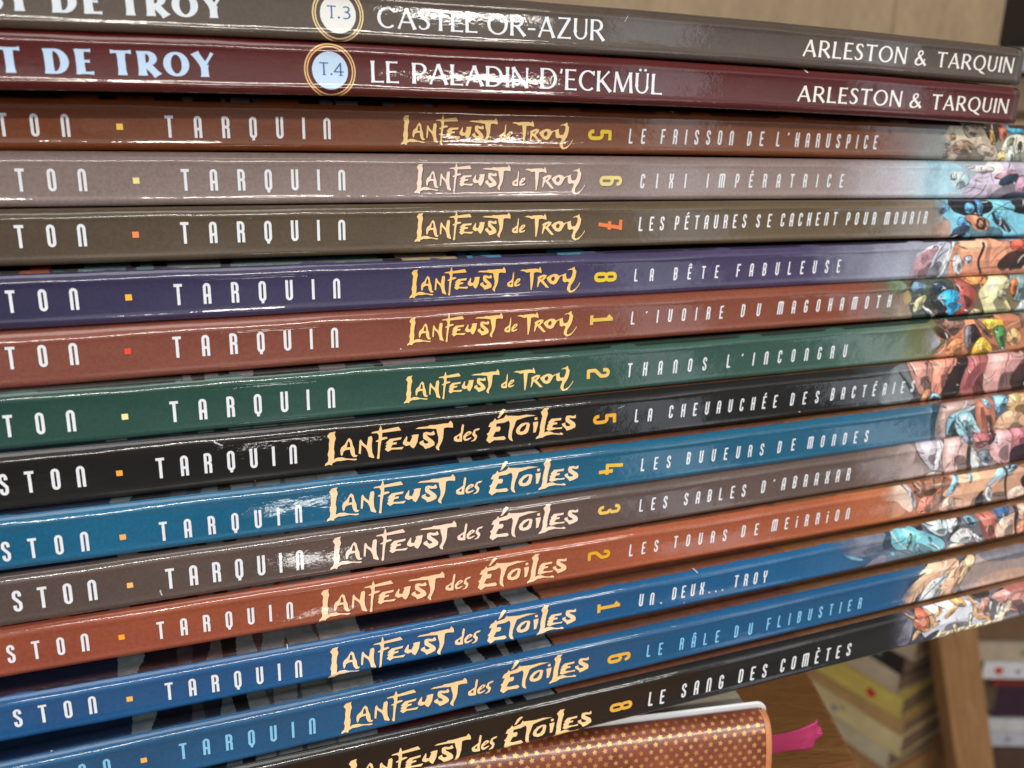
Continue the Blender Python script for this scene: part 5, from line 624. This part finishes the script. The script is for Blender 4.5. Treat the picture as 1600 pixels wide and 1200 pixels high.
# plain label panel with a thin rule at the left of the stars
vt = []; fs = []
for u in ((-55.50)-1.2, (-55.50)-.95):
    for k in range(NPF+1):
        y, z = prof(k/NPF); vt.append((u, -(y+.05), z))
for k in range(NPF): fs.append((k, k+1, n+k+1, n+k))
obj('gold_rule', mesh('gold_rule', vt, fs, True), simple('dull_gold', (150, 84, 50), .5), nsp)
# white pages and end board behind the spine, corner rounded
def rounded_slab(name, x0, x1, z0, z1, y0, y1, r, m, parent):
    pts = [(x0, z0), (x1, z0)]+[(x1-r+r*math.cos(a*math.pi/20), z1-r+r*math.sin(a*math.pi/20)) for a in range(11)]+[(x0, z1)]
    k = len(pts); e = .35
    vt = [(x, -y1+e, z) for x, z in pts]+[(x0+(x-x0)*(1-.002), -y1, z-e*(1 if z > (z0+z1)/2 else 0)) for x, z in pts]
    vt = [(x, -y0, z) for x, z in pts]+[(x, -y1+e, z) for x, z in pts]+[((x-e if x > x0 else x), -y1, (z-e if z > z0+1 else z)) for x, z in pts]
    vt = [(a, -b if False else b, c) for a, b, c in vt]
    fs = []
    for L0 in (0, k):
        for q in range(k): fs.append((L0+q, L0+(q+1) % k, L0+k+(q+1) % k, L0+k+q))
    fs += [tuple(range(k)), tuple(2*k+q for q in range(k))[::-1]]
    me = mesh(name, vt, fs); bm = bmesh.new(); bm.from_mesh(me); bmesh.ops.recalc_face_normals(bm, faces=bm.faces); bm.to_mesh(me); bm.free()
    return obj(name, me, m, parent)
white = simple('white_board', (214, 216, 218), .4, .04, 80)
rounded_slab('end_board', -230, XR+2.1, 0, H+.4, -1.4, -.9, 3.0, white, nroot)
rounded_slab('page_block', -228, XR-2, 2, H-2.2, -120, -4, .5, paper, nroot)
# pink knitted ribbon bookmark
rb = Mat('pink_ribbon'); wv = rb.n('ShaderNodeTexWave', bands_direction='Y'); wv.inputs['Scale'].default_value = 9; wv.inputs['Distortion'].default_value = .4
wv2 = rb.n('ShaderNodeTexWave', bands_direction='X'); wv2.inputs['Scale'].default_value = 26; wv2.inputs['Distortion'].default_value = 1
rb.l(rb.c.outputs['UV'], wv.inputs[0]); rb.l(rb.c.outputs['UV'], wv2.inputs[0])
hh = rb.math('ADD', wv.outputs[1], rb.math('MULTIPLY', wv2.outputs[1], .35))
rb.l(rb.ramp(hh, [(.2, alb((232, 30, 112), 1, 0)), (1, alb((255, 92, 158), 1, 0))]), rb.b.inputs['Base Color'])
bp = rb.n('ShaderNodeBump'); bp.inputs['Distance'].default_value = .0004; rb.l(hh, bp.inputs['Height']); rb.l(bp.outputs[0], rb.b.inputs['Normal']); rb.b.inputs['Roughness'].default_value = .7
vt = []; fs = []; uv = []; NS, NW = 22, 8
for k in range(NS+1):
    f = k/NS; x = XR-6+f*21; wdt = 5.6+(3.4*max(0, (f-.66)/.34)**1.5); zc = 28.19-.8+6.0*f+.7*math.sin(f*5); yc = -.5+1.5*f
    for q in range(NW+1):
        g = q/NW-.5; vt.append((x+(.9*(1-abs(g)*2)+(.7*math.sin(q*5.3) if k == NS else 0) if f > .9 else 0)+g*.8*f, -(yc+.5*math.cos(g*3)+(.5*math.sin(g*16)*max(0, f-.7)/.3)), zc+g*wdt+(.5*math.sin(q*9.7) if k == NS else 0))); uv.append((f*2.2, q/NW*1.0))
for k in range(NS):
    for q in range(NW): a = k*(NW+1)+q; fs.append((a, a+NW+1, a+NW+2, a+1))
me = mesh('ribbon_bookmark', vt, fs, True); ul = me.uv_layers.new(name='UVMap')
for lp in me.loops: ul.data[lp.index].uv = uv[lp.vertex_index]
ro = obj('ribbon_bookmark', me, rb.m, nroot); sd = ro.modifiers.new('thick', 'SOLIDIFY'); sd.thickness = .0005
# --- table
wd1 = wood('table_wood', (138, 92, 48), (172, 122, 70), (1, 6, 6), 20)
TOP = -.1748
table = empty('wooden_table', (0, .3, TOP)); tag(table, 'brown wooden table top carrying the stack of albums', 'table')
tb = box('table_top', (-.38+(0.1032), .0, -.0125), (.76, .62, .025), wd1, table, 0, .0015)
# --- bookcase behind: two piles of paperbacks either side of an upright, seen past the stack and out of focus
wd2 = wood('bookcase_wood', (150, 108, 66), (186, 140, 92), (9, 9, 1), 14)
UX0, UX1 = 0.6170, 0.6562
case = empty('bookcase', (UX0, 1.03, -1.3)); tag(case, 'wooden bookcase with a leaning upright between two piles of paperbacks', 'bookcase')
def cb(name, x0, x1, y0, y1, z0, z1, m=wd2): return box(name, ((x0+x1)/2-UX0, (y0+y1)/2-1.03, (z0+z1)/2+1.3), (x1-x0, y1-y0, z1-z0), m, case, 0, .002)
up = cb('upright', UX0, UX1+.012, .955, .995, -1.3, -.45); up.rotation_euler = (0, math.radians(-16), 0); up.location = ((UX1-UX0)/2+.028+-0.0187, 0.975-1.03, -.80+1.3); cb('shelf', UX0-.9, UX0-.001, 1.0, 1.36, -.985, -.965); cb('shelf', UX1+.001, UX1+.7, 1.0, 1.36, -.985, -.965)
cb('back_panel', UX0-.9, UX1+.7, 1.362, 1.38, -1.3, -.50, simple('dark_back', (70, 48, 32), .7))
def paperback(x, y, z0, z1, dx, dy, rz, c, label, dot=None, marks=False):
    """x, y = near right corner of the spine; spine runs along local -X, book body along local +Y"""
    th = z1-z0; root = empty('paperback', (x, y, z0), rz); tag(root, label, 'paperback', 'paperbacks piled in the bookcase')
    cm = simple('paperback_cover', c, .45, .14, 25); ct = min(.0012, th*.2)
    box('page_block', (-dx/2, dy/2+.001, th/2), (dx-.004, dy-.003, th-2*ct), shaded_paper if rz else paper, root, 0, .0004)
    box('cover', (-dx/2, dy/2, th-ct/2), (dx, dy, ct), cm, root, 0, .0003); box('cover', (-dx/2, dy/2, ct/2), (dx, dy, ct), cm, root, 0, .0003)
    s = box('spine', (-dx/2, -.0008, th/2), (dx, .0016, th), cm, root, 0, .0007)
    def disc(px, pz, r, col, nm='red_dot'):
        vs = [(px+r*math.cos(k*.3927), -.0021, pz+r*math.sin(k*.3927)) for k in range(16)]
        obj(nm, mesh(nm, vs, [tuple(range(16))], False, False), simple(nm, col, .5), s).location = (dx/2, .0008, -th/2)
    if dot: disc(dot-dx, th*.5, th*.22, (190, 40, 25))
    if marks:
        r = random.Random(int(th*1e5)); 
        for k in range(marks):
            px = -dx*r.uniform(.15, .9); w_ = r.uniform(.004, .012); hh = th*r.uniform(.15, .3); pz = th*r.uniform(.35, .65); col = r.choice([(90, 110, 160), (200, 110, 110), (90, 90, 80), (120, 140, 90)])
            vs = [(px, -.0021, pz-hh/2), (px+w_, -.0021, pz-hh/2), (px+w_, -.0021, pz+hh/2), (px, -.0021, pz+hh/2)]
            obj('cover_mark', mesh('cover_mark', vs, [(0, 1, 2, 3)], False, False), simple('print_mark', col, .5), s).location = (dx/2, .0008, -th/2)
shaded_paper = simple('shade_toned_paper', (120, 98, 76), .85, .3, 300, (.2, .2, 6))  # brown tone paints in the shade on the leaning pile's page ends
CN = (0.5618, 0.9805); RZ1 = math.atan2(-.85, .53); ex = (math.cos(RZ1), math.sin(RZ1))
rp1 = random.Random(12)
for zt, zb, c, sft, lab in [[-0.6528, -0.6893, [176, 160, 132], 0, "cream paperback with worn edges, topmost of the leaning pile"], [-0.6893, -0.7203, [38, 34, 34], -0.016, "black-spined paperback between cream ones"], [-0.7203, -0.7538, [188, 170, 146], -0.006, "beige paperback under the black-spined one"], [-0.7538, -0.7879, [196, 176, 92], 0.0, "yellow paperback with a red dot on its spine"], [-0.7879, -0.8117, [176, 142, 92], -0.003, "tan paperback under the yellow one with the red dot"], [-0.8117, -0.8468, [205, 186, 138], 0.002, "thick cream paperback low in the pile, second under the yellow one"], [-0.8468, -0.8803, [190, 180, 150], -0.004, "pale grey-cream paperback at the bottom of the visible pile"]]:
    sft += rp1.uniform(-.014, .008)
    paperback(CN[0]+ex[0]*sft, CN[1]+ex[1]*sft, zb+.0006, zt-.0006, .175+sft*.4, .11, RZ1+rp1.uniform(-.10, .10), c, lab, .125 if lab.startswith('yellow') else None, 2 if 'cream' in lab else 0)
for zt, zb, x, c, lab in [[-0.6259, -0.6654, 0.6428, [120, 92, 66], "brown paperback topmost of the pile right of the upright"], [-0.6674, -0.6984, 0.6546, [186, 170, 148], "beige paperback lying on the one with red and blue marks"], [-0.7003, -0.7286, 0.6701, [224, 224, 228], "white paperback with a red dot and faint coloured marks"], [-0.7295, -0.737, 0.6834, [120, 34, 26], "thin red booklet under the white paperback"], [-0.7379, -0.7917, 0.6964, [58, 34, 52], "thick dark purple book right of the upright"], [-0.7952, -0.8172, 0.6892, [205, 205, 206], "pale grey book under the dark purple one"], [-0.8182, -0.8438, 0.6964, [190, 192, 202], "pale blue-grey book with fine print on its spine"], [-0.8459, -0.8968, 0.712, [84, 62, 48], "dark brown book lowest of the pile right of the upright"]]:
    paperback(x+.19, 1.0+random.Random(zt).uniform(-.004, .004), zb+.0005, zt-.0005, .19, .12, 0, c, lab, .022 if 'red dot' in lab else None, 4 if 'marks' in lab or 'print' in lab else 0)
lowest = [q for q in [[-0.6528, -0.6893, [176, 160, 132], 0, "cream paperback with worn edges, topmost of the leaning pile"], [-0.6893, -0.7203, [38, 34, 34], -0.016, "black-spined paperback between cream ones"], [-0.7203, -0.7538, [188, 170, 146], -0.006, "beige paperback under the black-spined one"], [-0.7538, -0.7879, [196, 176, 92], 0.0, "yellow paperback with a red dot on its spine"], [-0.7879, -0.8117, [176, 142, 92], -0.003, "tan paperback under the yellow one with the red dot"], [-0.8117, -0.8468, [205, 186, 138], 0.002, "thick cream paperback low in the pile, second under the yellow one"], [-0.8468, -0.8803, [190, 180, 150], -0.004, "pale grey-cream paperback at the bottom of the visible pile"]]][-1][1]; 
# supports under both piles: more closed boxes of books would hide here; a plinth block carries each pile
pl1 = box('wooden_plinth', (CN[0]-ex[0]*.087+.0, CN[1]-ex[1]*.087, (lowest-.965)/2), (.17, .10, abs(-.965-lowest)), wd2, None, RZ1, .002); tag(pl1, 'low wooden block under the leaning pile of paperbacks', 'block')
pl1.location = Vector((CN[0], CN[1], (lowest-.965)/2))+Vector((-ex[0]*.088-ex[1]*.055, -ex[1]*.088+ex[0]*.055, 0))
l2 = [[-0.6259, -0.6654, 0.6428, [120, 92, 66], "brown paperback topmost of the pile right of the upright"], [-0.6674, -0.6984, 0.6546, [186, 170, 148], "beige paperback lying on the one with red and blue marks"], [-0.7003, -0.7286, 0.6701, [224, 224, 228], "white paperback with a red dot and faint coloured marks"], [-0.7295, -0.737, 0.6834, [120, 34, 26], "thin red booklet under the white paperback"], [-0.7379, -0.7917, 0.6964, [58, 34, 52], "thick dark purple book right of the upright"], [-0.7952, -0.8172, 0.6892, [205, 205, 206], "pale grey book under the dark purple one"], [-0.8182, -0.8438, 0.6964, [190, 192, 202], "pale blue-grey book with fine print on its spine"], [-0.8459, -0.8968, 0.712, [84, 62, 48], "dark brown book lowest of the pile right of the upright"]][-1][1]; x2 = [[-0.6259, -0.6654, 0.6428, [120, 92, 66], "brown paperback topmost of the pile right of the upright"], [-0.6674, -0.6984, 0.6546, [186, 170, 148], "beige paperback lying on the one with red and blue marks"], [-0.7003, -0.7286, 0.6701, [224, 224, 228], "white paperback with a red dot and faint coloured marks"], [-0.7295, -0.737, 0.6834, [120, 34, 26], "thin red booklet under the white paperback"], [-0.7379, -0.7917, 0.6964, [58, 34, 52], "thick dark purple book right of the upright"], [-0.7952, -0.8172, 0.6892, [205, 205, 206], "pale grey book under the dark purple one"], [-0.8182, -0.8438, 0.6964, [190, 192, 202], "pale blue-grey book with fine print on its spine"], [-0.8459, -0.8968, 0.712, [84, 62, 48], "dark brown book lowest of the pile right of the upright"]][-1][2]
pl2 = box('wooden_plinth', (x2+.1, 1.065, (l2-.965)/2), (.17, .10, abs(-.965-l2)), wd2, None, 0, .002); tag(pl2, 'low wooden block under the pile right of the upright', 'block')
# --- cupboard doors and a couple of things past the upper end of the stack
wd3 = wood('cupboard_wood', (134, 112, 82), (158, 134, 100), (5, 5, 1), 6)
cup = empty('cupboard', (0.3778, .9, -.25)); tag(cup, 'plain tan wooden cupboard with two doors behind the top of the stack', 'cupboard')
box('door', (-.4004, .01, .45), (.80, .02, .9), wd3, cup, 0, .0004); box('door', (.4004, .01, .45), (.80, .02, .9), wd3, cup, 0, .0004); box('carcass', (0, .16, .45), (1.6, .27, .9), wd3, cup, 0, .002)
K1, K2 = (0.2782, 0.0687), (0.2772, 0.0548)
gb = box('grey_folder', (K2[0]+.06, .56, K2[1]-.012), (.15, .12, .012), simple('grey_card', (170, 176, 186), .5), None, .25, .001); tag(gb, 'pale grey folder just behind the end of the topmost album', 'folder')
kb = box('black_case', (K1[0]+.112, .54, K1[1]+.045), (.15, .09, .11), simple('black_plastic', (22, 18, 18), .5), None, .0, .003); tag(kb, 'black case standing on the pale grey folder in the top corner', 'case')
sf = box('side_shelf', (K2[0]+.12, .58, K2[1]-.029), (.26, .2, .02), wd3, None, .25, .0015); tag(sf, 'tan wooden ledge under the pale grey folder', 'shelf')
